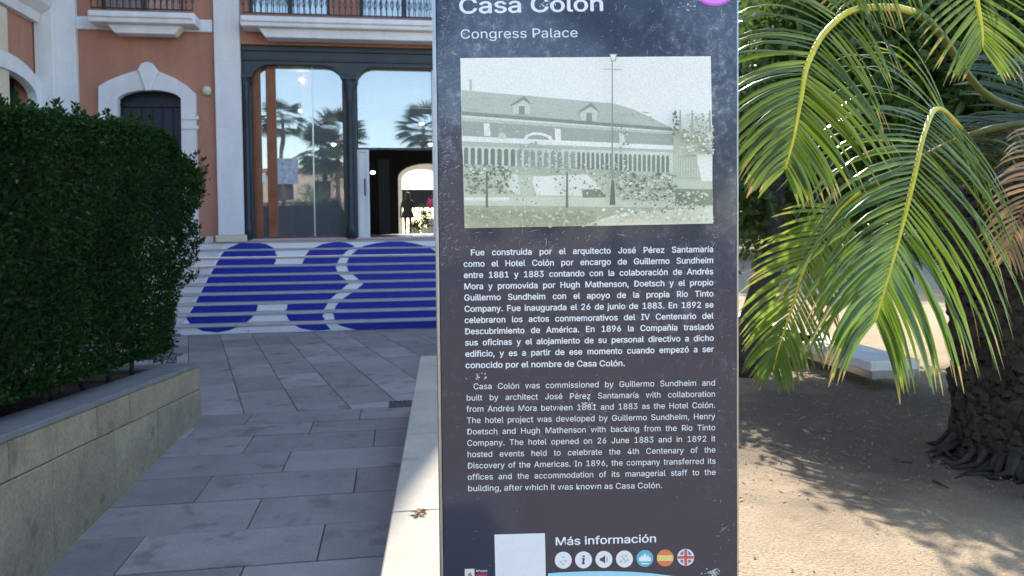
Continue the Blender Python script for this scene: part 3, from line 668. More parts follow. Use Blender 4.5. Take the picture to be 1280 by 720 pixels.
# ------------------------------------------------------------ ornate iron bench by the hedge
bc = onY(207, 440, 8.25); ib = thing('park_bench', 'ornate cast iron bench end peeping out beside the hedge', 'bench', (bc.x, 8.25, 0))
def scroll(cx, cz, r0, r1, a0, a1, y, n_=16, x=0): return [(x, y+(r0+(r1-r0)*i/n_)*math.cos(a0+(a1-a0)*i/n_)+cx, cz+(r0+(r1-r0)*i/n_)*math.sin(a0+(a1-a0)*i/n_)) for i in range(n_+1)]
for ex in (bc.x+.04, bc.x-1.35):
    e = MB()
    def rot(ps): return [(ex+(p[1]-8.25)*.35, 8.25+(p[1]-8.25)*.9, p[2]) for p in ps]
    e.tube(rot(scroll(-.02, .55, .10, .02, -1.2, 5.5, 8.25)), .014, 6); e.tube(rot(scroll(.02, .30, .13, .03, -2, 4.6, 8.25)), .014, 6)
    e.tube(rot(scroll(.0, .36, .05, .05, 0, 6.3, 8.25)), .012, 6); e.tube(rot([(0, 8.35, .45), (0, 8.32, .2), (0, 8.42, 0)]), .018, 6)
    e.tube(rot([(0, 8.12, .5), (0, 8.15, .2), (0, 8.05, 0)]), .018, 6); e.tube(rot([(0, 8.45, .43), (0, 8.0, .42)]), .016, 6); e.tube(rot([(0, 8.42, .63), (0, 8.2, .65), (0, 8.08, .6)]), .018, 6)
    e.obj('iron_end', M['bench_iron'], ib, smooth=True)
for k in range(5): MB().box(bc.x-1.35, bc.x-.02, 8.02+k*.09, 8.09+k*.09, .44, .47).obj('slat', M['bench_iron'], ib)
for k in range(3): MB().box(bc.x-1.35, bc.x-.02, 8.46+k*.02, 8.485+k*.02, .55+k*.1, .63+k*.1).obj('slat', M['bench_iron'], ib)

# ------------------------------------------------------------ the building
YF = 16.0; FL = 1.47; TOP = 12.6
bd = thing('palace_building', 'terracotta building with white pilasters and balconies above the stairs', 'building', (-2, YF, 0))
def X(px, y=YF, py=150): return onY(px, py, y).x
def Z(py, y=YF, px=300): return onY(px, py, y).z
def holes_wall(name, x0, x1, z0, z1, hs, y0, y1, m, parent, swap=False):
    xs = sorted({x0, x1, *[h[0] for h in hs], *[h[1] for h in hs]}); zs = sorted({z0, z1, *[h[2] for h in hs], *[h[3] for h in hs]})
    b = MB()
    for i in range(len(xs)-1):
        for j in range(len(zs)-1):
            cx, cz = (xs[i]+xs[i+1])/2, (zs[j]+zs[j+1])/2
            if any(h[0] < cx < h[1] and h[2] < cz < h[3] for h in hs): continue
            if swap: b.box(y0, y1, xs[i], xs[i+1], zs[j], zs[j+1])
            else: b.box(xs[i], xs[i+1], y0, y1, zs[j], zs[j+1])
    return b.obj(name, m, parent)
XC = X(52); XE = 3.5
aw = (X(147, py=160), X(227, py=160), FL+.1, Z(111, px=185))
sf = (X(303, py=200), 3.0, FL, Z(55, px=310))
def uz(py, px, y=YF): return onY(px, py, y).z
UZ = 5.98
ud = (X(124, py=5), X(229, py=5), UZ, 8.7)
ub = [(X(310, py=5), X(412, py=5), UZ, 8.7), (X(449, py=5), X(560, py=5), UZ, 8.7), (1.6, 2.7, UZ, 8.7)]
top2 = [(a-.0, b, 9.6, 11.6) for a, b, _, _ in [ud]+ub]
holes_wall('wall', XC, XE, 1.3, TOP, [aw, sf, ud]+ub+top2, YF, YF+.4, M['stucco'], bd)
MB().box(XE-.4, XE, YF+.401, 24, .3, TOP).obj('wall', M['stucco'], bd)
# wing on the left, standing forward
wy0, wy1 = onX(48, 100, XC).y-.35, onX(8, 100, XC).y
ww = (onX(9, 120, XC).y-1.25, onX(40, 120, XC).y, FL, onX(12, 66, XC).z-.32)
holes_wall('wall', 4.0, YF, 0, TOP, [(ww[0], ww[1], ww[2], ww[3])], XC-.4, XC, M['stucco'], bd, swap=True)
MB().box(-12, XC-.41, 4.0, 4.4, 0, TOP).obj('wall', M['stucco'], bd)
MB().box(-12, XE, 16.41, 24, TOP, TOP+.3).obj('roof', M['roof'], bd); MB().box(-12, XC, 4, 16.4, TOP, TOP+.3).obj('roof', M['roof'], bd)
MB().box(-12, XE+.3, YF-.45, 16.0, TOP-.3, TOP+.32).obj('cornice', M['white'], bd, bevel=.04)
# pilasters with pale plinths
for a, b, dy in ((XC, X(97.5, YF-.12), .12), (X(269.5, YF-.12), X(301.5, YF-.12), .12), (3.02, XE+.02, .12)):
    p = MB().box(a, b, YF-dy, YF-.001, FL+.12, TOP-.3).obj('pilaster', M['white'], bd, bevel=.01)
    MB().box(a-.05, b+.05, YF-dy-.03, YF-.001, FL-.02, FL+.118).obj('plinth', M['cream'], p, bevel=.01)
MB().box(XC+.02, X(52, YF-.3)+.22, YF-.27, YF-.121, FL+.1, TOP-.3).obj('pilaster', M['white'], bd, bevel=.01)
MB().box(X(97.5)+.05, X(269)-.08, YF-.05, YF-.001, FL-.02, FL+.1).obj('plinth', M['cream'], bd)
# wing: cornice, arch surround, outer pilaster
MB().prism([(XC, 4, 5.62), (XC+.12, 4, 5.62), (XC+.16, 4, 5.78), (XC+.34, 4, 5.92), (XC+.42, 4, 6.08), (XC, 4, 6.12)], (0, YF-4-.29, 0)).obj('cornice', M['white'], bd)
MB().box(XC+.001, XC+.05, wy1-.35, wy1, 1.3, 5.6).obj('pilaster', M['cream'], bd, bevel=.008)
def ringprism(outer, inner, d, name, m, parent):
    b = MB(); n_ = len(outer)
    for i in range(n_-1): b.prism([outer[i], outer[i+1], inner[i+1], inner[i]], d)
    return b.obj(name, m, parent)
yc_ = (ww[0]+ww[1])/2; hw = (ww[1]-ww[0])/2; zt_ = ww[3]
def arch(hw_, zb, zs_, rise, cen, n_=12): return [(cen-hw_, zb)]+[(cen-hw_*math.cos(math.pi*i/n_), zs_+rise*math.sin(math.pi*i/n_)) for i in range(n_+1)]+[(cen+hw_, zb)]
o_ = arch(hw+.32, FL, zt_-.35, .62, yc_); i_ = arch(hw-.02, FL, zt_-.35, .33, yc_)
wn_ = ringprism([(XC+.1, a, b) for a, b in o_], [(XC+.1, a, b) for a, b in i_], (-.16, 0, 0), 'window_surround', M['white'], bd)
MB().box(XC-.35, XC-.3, ww[0], ww[1], FL, zt_).obj('window', M['darkwin'], bd)
# arched window of the main front: white surround with keystone, dark double door
pi = [(146, 300), (146.5, 123), (152, 118.5), (162, 115), (174, 112.7), (187, 112), (200, 112.8), (212, 115), (221, 118.5), (226, 123), (228.5, 300)]
po = [(122, 300), (123, 108), (134, 101), (150, 94.5), (165, 89.5), (185, 84), (203, 91), (218, 97.5), (232, 106), (244, 117), (247, 300)]
ys_ = YF-.13
ar = ringprism([onY(a, b, ys_) for a, b in po], [onY(a, b, ys_) for a, b in pi], (0, .16, 0), 'window_surround', M['white'], bd)
MB().prism([onY(a, b, ys_-.07) for a, b in ((174, 90), (171, 88), (176, 79), (183, 77), (190, 79), (199, 91), (195, 94), (188, 113), (181, 113))], (0, .069, 0)).obj('keystone', M['white'], ar, bevel=.012)
for yy in (145, 157):
    for a, b in ((121, 148), (226.5, 248)):
        MB().prism([onY(a, yy, ys_-.03), onY(b, yy, ys_-.03), onY(b, yy+4, ys_-.03), onY(a, yy+4, ys_-.03)], (0, .029, 0)).obj('impost', M['white'], ar)
dw = MB().box(aw[0]+.001, aw[1]-.001, YF+.22, YF+.27, FL+.1, aw[3]-.001).obj('arched_window', M['door'], bd)
wdt = (aw[1]-aw[0])
for k in range(6):
    x0 = aw[0]+wdt*k/6; MB().box(x0+.015, x0+wdt/6-.015, YF+.19, YF+.219, FL+.25, aw[3]-.35).obj('panel', M['door'], dw, bevel=.006)
MB().box(aw[0]+.002, aw[1]-.002, YF+.17, YF+.219, aw[3]-.32, aw[3]-.25).obj('transom', M['door'], dw)
# round wall light
c = onY(258, 113, YF-.07); lm = MB(); rg = []
for i in range(6):
    a = i/5*math.pi/2; rg.append((c.y+.07-.11*math.sin(a), .1*math.cos(a)+.002))
lm.tube([(c.x, y, c.z) for y, r in rg], [r for y, r in rg], 18)
tag(lm.obj('wall_lamp', M['cream'], smooth=True), 'round pale wall lamp right of the arched window', 'lamp')
# string course and balconies
MB().box(X(97.5)+.001, X(269)-.001, YF-.06, YF-.001, Z(37, px=100), Z(21, px=100)).obj('string_course', M['white'], bd, bevel=.012)
def balcony(xa, xb, zt, dep, tiers, nm):
    """tiers: (inset, top, bottom, depth)"""
    bl = MB().box(xa, xb, YF-dep, YF-.062, tiers[0][2], zt).obj('balcony', M['white'], bd, bevel=.015)
    for ins, t_, b_, dp in tiers[1:]:
        MB().prism([(xa+ins, YF-.062, t_-.001), (xb-ins, YF-.062, t_-.001), (xb-ins-.14, YF-.062, b_), (xa+ins+.14, YF-.062, b_)], (0, -dp+.062, 0)).obj('corbel', M['white'], bl, bevel=.012)
    MB().box(xa+.03, xb-.03, YF-dep-.04, YF-dep+.1, zt-.12, zt-.05).obj('moulding', M['white'], bl, bevel=.015)
    # wrought iron railing
    y = YF-dep+.06; h = 1.0
    rl = MB().box(xa+.04, xb-.04, y-.015, y+.015, zt+h-.04, zt+h).box(xa+.04, xb-.04, y-.01, y+.01, zt+.05, zt+.075).obj('railing', M['iron'], bl)
    nb = int((xb-xa)/.115); bars = MB()
    base = MB().box(-.008, .008, -.008, .008, 0, h-.12)
    for s in (-1, 1):
        base.tube([(s*.008+s*.025*math.sin(t_), 0, .12+.05*(t_)) for t_ in (0, .8, 1.57, 2.4, 3.14)], .006, 5)
        base.tube([(s*.008+s*.03*math.sin(t_), 0, .5+.05*(t_)) for t_ in (0, .8, 1.57, 2.4, 3.14)], .006, 5)
    bmesh_ = base.mesh('baluster', M['iron'])
    ri = wmat(rl).inverted()
    for k in range(nb+1):
        link('baluster', bmesh_, rl, ri @ Vector((xa+.05+(xb-xa-.1)*k/nb, y, zt+.075)))
    return bl
dp1 = .5
balcony(X(109, YF-dp1, 15), X(243, YF-dp1, 15), Z(14, YF-dp1, 170), dp1, [(0, 0, Z(28, YF-dp1, 170), 0), (.28, Z(28, YF-dp1, 170), Z(42, YF-.35, 180), .36)], 's')
dp2 = .55
balcony(X(300, YF-dp2, 25), 3.0, Z(20, YF-dp2, 350), dp2, [(0, 0, Z(33, YF-dp2, 350), 0), (.3, Z(33, YF-dp2, 350), Z(47, YF-.4, 350), .42)], 'l')
# upper french windows: frame, panes, curtains
for k, (a, b, z0, z1) in enumerate([ud]+ub+top2):
    w_ = MB(); t_ = .07
    w_.box(a, a+t_, YF+.12, YF+.18, z0, z1); w_.box(b-t_, b, YF+.12, YF+.18, z0, z1); w_.box(a+t_, b-t_, YF+.12, YF+.18, z1-t_, z1); w_.box((a+b)/2-.05, (a+b)/2+.05, YF+.121, YF+.181, z0, z1-t_)
    f = w_.obj('window', M['steel'], bd)
    for s in (0, 1):
        x0 = a+t_ if s == 0 else (a+b)/2+.05; x1 = (a+b)/2-.05 if s == 0 else b-t_
        MB().box(x0, x1, YF+.14, YF+.15, z0, z1-t_).obj('pane', M['glass'], f)
        cu = MB(); n_ = 16; pts = [(x0+(x1-x0)*.9*i/n_+.02, YF+.25+.02*math.sin(i*1.9)) for i in range(n_+1)]
        for i in range(n_): cu.add([(*pts[i], z0), (*pts[i+1], z0), (*pts[i+1], z1-t_), (*pts[i], z1-t_)], [(0, 1, 2, 3)])
        cu.obj('curtain', M['curtain'], f)
    MB().box(a-.12, b+.12, YF-.05, YF-.001, z1, z1+.14).obj('lintel', M['white'], bd)
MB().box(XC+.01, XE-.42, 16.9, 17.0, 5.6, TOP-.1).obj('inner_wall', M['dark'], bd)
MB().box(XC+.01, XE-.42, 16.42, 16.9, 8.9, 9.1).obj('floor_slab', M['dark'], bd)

# shop front: iron arcade with rounded openings
z0s = FL; zc = Z(80, YF, 370); zh = sf[3]
op = [(X(315, py=200), X(429.5, py=200)), (X(446, py=200), X(560, py=200)), (X(576, py=200), 2.86)]
def rarch(a, b, zc_, r, n_=6):
    pts = [(a, zc_-r*1.05)]
    for i in range(1, n_+1): t = i/n_*math.pi/2; pts.append((a+r*(1-math.cos(t)), zc_-r*1.05+r*1.05*math.sin(t)))
    for i in range(0, n_+1): t = math.pi/2*(1-i/n_); pts.append((b-r*(1-math.cos(t)), zc_-r*1.05+r*1.05*math.sin(t)))
    return pts
hp = [(sf[0]+.001, zh-.001), (sf[0]+.001, zc-.42)]
for a, b in op: hp += rarch(a, b, zc, .36)
hp += [(sf[1]-.001, zc-.42), (sf[1]-.001, zh-.001)]
YS = YF+.06
MB().prism([(x, YS, z) for x, z in hp], (0, .14, 0)).obj('arcade_header', M['steel'], bd)
MB().box(sf[0]+.02, sf[1]-.02, YS-.04, YS-.002, zh-.12, zh-.03).obj('header_moulding', M['steel'], bd, bevel=.01)
MB().box(sf[0]+.02, sf[1]-.02, YS-.03, YS-.002, zc+.06, zc+.1).obj('header_moulding', M['steel'], bd, bevel=.01)
edges = [(sf[0]+.001, op[0][0]), (op[0][1], op[1][0]), (op[1][1], op[2][0]), (op[2][1], sf[1]-.001)]
for a, b in edges:
    cx = (a+b)/2; hw_ = (b-a)/2
    cpost = MB().box(a, b, YS+.002, YS+.138, z0s, zc-.4205).obj('iron_column', M['steel'], bd, bevel=.006)
    if b-a < .4:
        MB().tube([(cx, YS-.04, z) for z in (z0s+.02, z0s+.3, z0s+.34, zc-.75, zc-.7, zc-.62, zc-.45, zc-.3)], [hw_*.75, hw_*.7, hw_*.5, hw_*.42, hw_*.62, hw_*.45, hw_*.8, hw_*1.05], 14).obj('column_shaft', M['steel'], cpost, smooth=True)
        MB().box(a-.03, b+.03, YS-.12, YS-.001, zc-.3, zc-.22).obj('capital', M['steel'], cpost, bevel=.01)
# glazing
GY = YF+.3
def frame(a, b, z0_, z1_, y, t_, m, nm='door_frame'):
    f = MB(); f.box(a, a+t_, y-.03, y+.03, z0_, z1_); f.box(b-t_, b, y-.03, y+.03, z0_, z1_); f.box(a+t_, b-t_, y-.03, y+.03, z1_-t_, z1_); f.box(a+t_, b-t_, y-.03, y+.03, z0_, z0_+t_)
    return f.obj(nm, m, bd)
a, b = op[0]; f1 = frame(a-.02, b+.02, z0s+.02, zc+.1, GY, .045, M['wood'])
xm = X(392, GY, 200)
for p0, p1 in ((316, 327), (334, 346)): MB().box(X(p0, GY-.05, 200), X(p1, GY-.05, 200), GY-.05, GY-.01, z0s+.05, Z(78, GY, 330)).obj('door_post', M['wood'], f1, bevel=.006)
MB().box(a+.02, b-.02, GY-.004, GY+.004, z0s+.06, zc+.05).obj('pane', M['glass'], f1)
MB().box(xm-.012, xm+.012, GY-.02, GY+.02, z0s+.06, zc+.05).obj('glazing_bar', M['alu'], f1)
for (p0, p1, q0, q1_, mm) in ((344, 372, 198, 230, 'curtain'), (319, 332, 216, 229, 'ink')):
    v0, v1 = onY(p0, q1_, GY-.01), onY(p1, q0, GY-.01)
    MB().box(v0.x, v1.x, GY-.012, GY-.006, v0.z, v1.z).obj('notice', M[mm], f1)
a, b = op[1]; zt2 = Z(185, GY, 500)
f2 = frame(a-.02, b+.02, zt2-.04, zc+.1, GY, .04, M['steel'], 'transom_frame')
MB().box(a+.02, b-.02, GY-.004, GY+.004, zt2, zc+.05).obj('pane', M['glass'], f2)
xd = X(462, GY, 240); dl = frame(a, xd, z0s+.02, zt2-.045, GY-.05, .05, M['white'], 'door_leaf')
MB().box(a+.05, xd-.05, GY-.06, GY-.04, z0s+.07, zt2-.1).obj('door_panel', M['white'], dl)
MB().tube([(xd-.09, GY-.13, z0s+.9), (xd-.09, GY-.13, z0s+1.25)], .015, 8).obj('handle', M['iron'], dl)
MB().box(X(541, GY, 240), X(545.5, GY, 240), GY-.1, GY-.04, z0s+.02, zc).obj('door_leaf', M['white'], bd)
a, b = op[2]; f3 = frame(a-.02, b+.02, z0s+.02, zc+.1, GY, .045, M['wood'])
MB().box(a+.02, b-.02, GY-.004, GY+.004, z0s+.06, zc+.05).obj('pane', M['glass'], f3)
MB().box(sf[0], sf[1], YF-.001+.002, YF+.55, 1.3, FL+.035).obj('threshold', M['nosing'], bd)
# lobby behind the glass
YB = 24.0
MB().box(XC+.01, XE-.41, 16.56, YB, 1.3, FL+.012).obj('lobby_floor', M['floor'], bd)
MB().box(XC+.01, XE-.41, 16.41, YB, 5.35, 5.55).obj('lobby_ceiling', M['ceil'], bd)
xw = X(318, 17.5, 200)
MB().box(xw-.4, xw, 16.45, YB, FL, 5.36).obj('lobby_wall', M['wood'], bd)
MB().box(XE-.75, XE-.45, 16.45, YB, FL, 5.36).obj('lobby_wall', M['cream'], bd)
MB().box(xw+.1, xw+.5, 17.3, 17.7, FL, 5.36).obj('lobby_pillar', M['wood'], bd, bevel=.02)
MB().box(xw+.9, xw+1.7, 18.6, 19.4, 4.3, 5.36).obj('soffit', M['wood'], bd)
ac = (X(498, YB, 250), X(545, YB, 250)); acc_ = (ac[0]+ac[1])/2+.35; ahw = .95; zsp = Z(222, YB, 500)
apts = arch(acc_-ac[0], FL, zsp, .45, acc_)
hb = MB(); xx0, xx1 = xw, XE-.41
outer = [(xx0, 5.36)]
loop = [(xx0, FL), (apts[0][0], FL)]+apts[1:-1]+[(apts[-1][0], FL), (xx1, FL), (xx1, 5.34), (xx0, 5.36)]
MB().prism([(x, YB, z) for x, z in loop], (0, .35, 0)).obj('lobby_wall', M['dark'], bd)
MB().box(-12, XE, YB+.4, YB+.7, 5.6, TOP).obj('wall', M['cream'], bd)
# iron gate leaf folded back in the arch
gx = X(487, 22, 250); MB().box(gx-.3, gx, 22.0, 22.06, FL+.02, 3.6).obj('gate', M['iron'], bd)
for k, (a, b, y) in enumerate(((377, 100, 18.5), (330, 125, 18), (376, 139, 20), (417, 181, 20.5), (527, 155, 21), (538, 181, 20.5), (466, 216, 20))):
    c = onY(a, b, y); l = MB().tube([(c.x, y, c.z+.03), (c.x, y, c.z), (c.x, y, c.z-.03)], [.05, .06, .02], 12).obj('ceiling_lamp', M['lamp'], smooth=True)
    MB().tube([(c.x, y, c.z+.031), (c.x, y, max(5.34, c.z+.04))], .006, 6).obj('cable', M['iron'], l)
    tag(l, ['glowing lamp near the top centre of the left shop window', 'glowing lamp at upper left above the wooden door posts', 'glowing lamp below the top one in the left shop window', 'glowing lamp at the right side of the left shop window', 'glowing lamp in the upper right shop window', 'glowing lamp just over the passage entrance at right', 'small glowing lamp beside the white door leaf'][k], 'lamp', 'lamps hanging in the lobby')
# courtyard beyond
tag(MB().box(-8, 12, YB+.36, 46, .9, 1.3).obj('courtyard', M['far']), kind='structure')
cy = thing('courtyard_building', 'cream arcade across the sunny courtyard beyond the lobby', 'building', (2, 38, 1.3))
acx = X(527, 38, 230); zz = Z(243, 38, 520)
loop = [(-8, 1.3), (acx-1.6, 1.3)]+[(acx-.95, 1.3)]+[(acx-.95*math.cos(math.pi*i/10), 4.0+.5*math.sin(math.pi*i/10)) for i in range(11)]+[(acx+.95, 1.3), (12, 1.3), (12, 5.6), (-8, 5.6)]
MB().prism([(x, 38, z) for x, z in loop], (0, .5, 0)).obj('wall', M['cream'], cy)
MB().box(acx-1.0, acx+1.0, 38.1, 38.2, 2.6, 3.5).obj('beam', M['dark'], cy)
MB().box(-8, 12, 37.6, 39, 5.6, 5.8).obj('roof', M['roof'], cy)
for k_, (px, py, w_) in enumerate(((531, 262, .3), (519, 283, .25))):
    q = onY(px, py, 35); pl = thing('potted_shrub', ['taller dark potted shrub right of the person in the passage', 'low potted shrub at the feet of the person in the passage'][k_], 'plant', (q.x, 35, 1.3))
    MB().tube([(q.x, 35, 1.3), (q.x, 35, 1.6), (q.x, 35, 1.62)], [.16, .22, .2], 10).obj('pot', M['cream'], pl)
    P = np.array([q.x, 35, 1.6])+NR.uniform(0, 1, (420, 1))*np.array([0, 0, q.z-1.6])+NR.normal(scale=w_*.5, size=(420, 3)); V, Fq = leaves(P, .14, .5)
    tag(link('leaves', npmesh('leaves', V-np.array([q.x, 35, 1.3]), Fq, M['tree'], NR.uniform(0, 1, 420)), pl), kind='stuff')
c = onY(541, 245, 36); pt = thing('flower_pot', 'pink flowers in a pot at the far side of the courtyard', 'flower pot', (c.x, 36, 1.3))
MB().tube([(c.x, 36, z) for z in (1.3, 1.6, 2.0, 2.05)], [.2, .28, .35, .33], 12).obj('pot', M['cream'], pt)
P = NR.normal(scale=.11, size=(500, 3))+np.array([c.x, 36, 2.75]); V, Fq = leaves(P, .09, .7)
tag(link('blossom', npmesh('blossom', V-np.array([c.x, 36, 1.3]), Fq, M['pink'], NR.uniform(0, 1, 500)), pt), kind='stuff')

# ------------------------------------------------------------ person walking through the passage
def person():
    py_ = 29.0; foot = onY(510, 290, py_); bx_ = foot.x; z0_ = 1.3
    H = onY(511, 240.5, py_).z-z0_
    t = thing('person', 'long haired person in black walking away through the passage', 'person', (bx_, py_, z0_))
    s = H/1.68
    J = dict(pel=(0, 0, .92), wai=(0, 0, 1.08), che=(0, .0, 1.28), nek=(0, 0, 1.44), hb=(0, -.01, 1.50), hd=(0, -.01, 1.57), ht=(0, 0, 1.64),
             lh=(-.09, 0, .88), lk=(-.10, .10, .50), la=(-.10, .02, .08), lt=(-.11, .16, .03), rh=(.09, 0, .88), rk=(.10, -.02, .48), ra=(.10, -.22, .12), rt=(.11, -.10, .02),
             ls=(-.17, 0, 1.38), le=(-.25, -.06, 1.10), lw=(-.27, -.02, .86), rs=(.17, 0, 1.38), re=(.24, .04, 1.10), rw=(.27, .12, .88))
    Rr = dict(pel=.15, wai=.12, che=.15, nek=.05, hb=.05, hd=.09, ht=.05, lh=.09, lk=.06, la=.04, lt=.03, rh=.09, rk=.06, ra=.04, rt=.03, ls=.06, le=.045, lw=.03, rs=.06, re=.045, rw=.03)
    E_ = [('pel', 'wai'), ('wai', 'che'), ('che', 'nek'), ('nek', 'hb'), ('hb', 'hd'), ('hd', 'ht'), ('pel', 'lh'), ('lh', 'lk'), ('lk', 'la'), ('la', 'lt'), ('pel', 'rh'), ('rh', 'rk'), ('rk', 'ra'), ('ra', 'rt'),
          ('che', 'ls'), ('ls', 'le'), ('le', 'lw'), ('che', 'rs'), ('rs', 're'), ('re', 'rw')]
    for w_, sg in (('lw', -1), ('rw', 1)):
        x, y, z = J[w_]; J[w_+'p'] = (x, y+.01, z-.07); Rr[w_+'p'] = .026; E_.append((w_, w_+'p'))
        for i, dl_ in enumerate((.075, .085, .08, .065)):
            J[f'{w_}f{i}'] = (x+sg*.004*i, y-.03+.02*i+.01, z-.07-dl_*.55); J[f'{w_}g{i}'] = (x-sg*.01, y-.03+.02*i+.02, z-.07-dl_)
            Rr[f'{w_}f{i}'] = .009; Rr[f'{w_}g{i}'] = .007; E_ += [(w_+'p', f'{w_}f{i}'), (f'{w_}f{i}', f'{w_}g{i}')]
        J[w_+'t'] = (x-sg*.02, y+.05, z-.09); Rr[w_+'t'] = .01; E_.append((w_+'p', w_+'t'))
    ks = list(J); me = bpy.data.meshes.new('body'); me.from_pydata([tuple(c*s for c in J[k]) for k in ks], [(ks.index(a), ks.index(b)) for a, b in E_], [])
    o = bpy.data.objects.new('body', me); COL.objects.link(o); md = o.modifiers.new('s', 'SKIN')
    for i, k in enumerate(ks): me.skin_vertices[0].data[i].radius = (Rr[k]*s, Rr[k]*s*.8)
    me.skin_vertices[0].data[0].use_root = True
    ss = o.modifiers.new('u', 'SUBSURF'); ss.levels = 1; ss.render_levels = 1
    dg = bpy.context.evaluated_depsgraph_get(); nm = bpy.data.meshes.new_from_object(o.evaluated_get(dg)); bpy.data.objects.remove(o)
    nm.materials.clear(); nm.materials.append(M['cloth']); nm.polygons.foreach_set('use_smooth', [True]*len(nm.polygons)); nm.name = 'body'
    link('body', nm, t)
    hm = MB().tube([(0, -.035*s, z*s) for z in (1.69, 1.66, 1.6, 1.5, 1.38, 1.25, 1.18)], [.03, .085, .11, .105, .115, .10, .04], 12); link('hair', hm.mesh('hair', M['hair'], True), t)
    cm = MB().tube([(0, 0, z*s) for z in (1.43, 1.36, 1.2, 1.02, .85, .72)], [.09, .2, .19, .17, .22, .25], 14, cap=False); link('coat', cm.mesh('coat', M['cloth'], True), t)
person()

# ------------------------------------------------------------ the information totem
SL = atD(546, 360, 1.185); ang = rad(-6.0)
U = Vector((math.cos(ang), math.sin(ang), 0)); Wv = Vector((0, 0, 1)); Nn = U.cross(Wv)   # Nn faces the camera
O = Vector((SL.x, SL.y, 0))
def uv(px, py):
    r = ray(px, py); t = (O-C0).dot(Nn)/r.dot(Nn); p = C0+r*t; return ((p-O).dot(U), p.z)
SW = uv(922, 360)[0]
sg = thing('information_sign', 'dark blue information totem with white text and an old photograph', 'sign', (O.x, O.y, PZ), ang)
def signp(u, z, off=0.): return O+U*u+Wv*z+Nn*off
def spoly(pxs, off): return [signp(*uv(*p), off) for p in pxs]
def sbox(u0, u1, z0, z1, d0, d1):
    b = MB(); vs = [signp(u, z, d) for z in (z0, z1) for d in (d0, d1) for u in (u0, u1)]
    return b.add(vs, [(0, 2, 3, 1), (4, 5, 7, 6), (0, 1, 5, 4), (2, 6, 7, 3), (0, 4, 6, 2), (1, 3, 7, 5)])
# panel material: worn glossy print
m, t, N_, L_, P_ = nt('panel_face')
tc = N_.new('ShaderNodeTexCoord')
na = N_.new('ShaderNodeTexNoise'); na.inputs['Scale'].default_value = 55; na.inputs['Detail'].default_value = 9; na.inputs['Roughness'].default_value = .75; L_.new(tc.outputs['Object'], na.inputs[0])
nb = N_.new('ShaderNodeTexNoise'); nb.inputs['Scale'].default_value = 6; nb.inputs['Detail'].default_value = 4; L_.new(tc.outputs['Object'], nb.inputs[0])
sx = N_.new('ShaderNodeSeparateXYZ'); L_.new(tc.outputs['Object'], sx.inputs[0])
hr = N_.new('ShaderNodeMapRange'); L_.new(sx.outputs['Z'], hr.inputs[0]); hr.inputs[1].default_value = .65; hr.inputs[2].default_value = 1.45; hr.inputs[3].default_value = -.08; hr.inputs[4].default_value = .10
s1 = N_.new('ShaderNodeMath'); s1.operation = 'MULTIPLY_ADD'; L_.new(nb.outputs[0], s1.inputs[0]); s1.inputs[1].default_value = .45; L_.new(na.outputs[0], s1.inputs[2])
s2 = N_.new('ShaderNodeMath'); s2.operation = 'ADD'; L_.new(s1.outputs[0], s2.inputs[0]); L_.new(hr.outputs[0], s2.inputs[1])
cr = N_.new('ShaderNodeValToRGB'); e = cr.color_ramp.elements; e[0].position = .76; e[0].color = (.009, .017, .048, 1); e[1].position = 1.02; e[1].color = (.30, .33, .38, 1)
e2 = e.new(.86); e2.color = (.034, .045, .085, 1); e3 = e.new(.93); e3.color = (.10, .115, .15, 1)
L_.new(s2.outputs[0], cr.inputs[0]); L_.new(cr.outputs[0], P_.inputs['Base Color'])
P_.inputs['Roughness'].default_value = .3; P_.inputs['Coat Weight'].default_value = 1; P_.inputs['Coat Roughness'].default_value = .07; P_.inputs['Coat IOR'].default_value = 1.45
bp = N_.new('ShaderNodeBump'); bp.inputs['Strength'].default_value = .15; bp.inputs['Distance'].default_value = .001; L_.new(na.outputs[0], bp.inputs['Height']); L_.new(bp.outputs[0], P_.inputs['Normal'])
M['panel_face'] = m
ZT = 2.32
fw = uv(552, 360)[0]-uv(546, 360)[0]
sbox(.0, SW, PZ+.02, ZT-.002, -.075, -.006).obj('core', M['steel'], sg)
sbox(fw*.7, SW-.002, PZ+.03, ZT-.004, -.0055, 0).obj('panel', M['panel_face'], sg)
sbox(-.0015, fw*.55, PZ+.03, ZT, -.08, .0012).obj('edge_trim', M['alu'], sg, bevel=.0015)
sbox(SW-.0015, SW+.0012, PZ+.03, ZT, -.08, .0008).obj('edge_trim', M['alu'], sg)
sbox(-.03, SW+.03, PZ+.001, PZ+.02, -.12, .05).obj('base_plate', M['steel'], sg, bevel=.003)
sbox(.12, SW+.05, SZ-.1, PZ, -.15, .08).obj('footing', M['parapet'], sg)
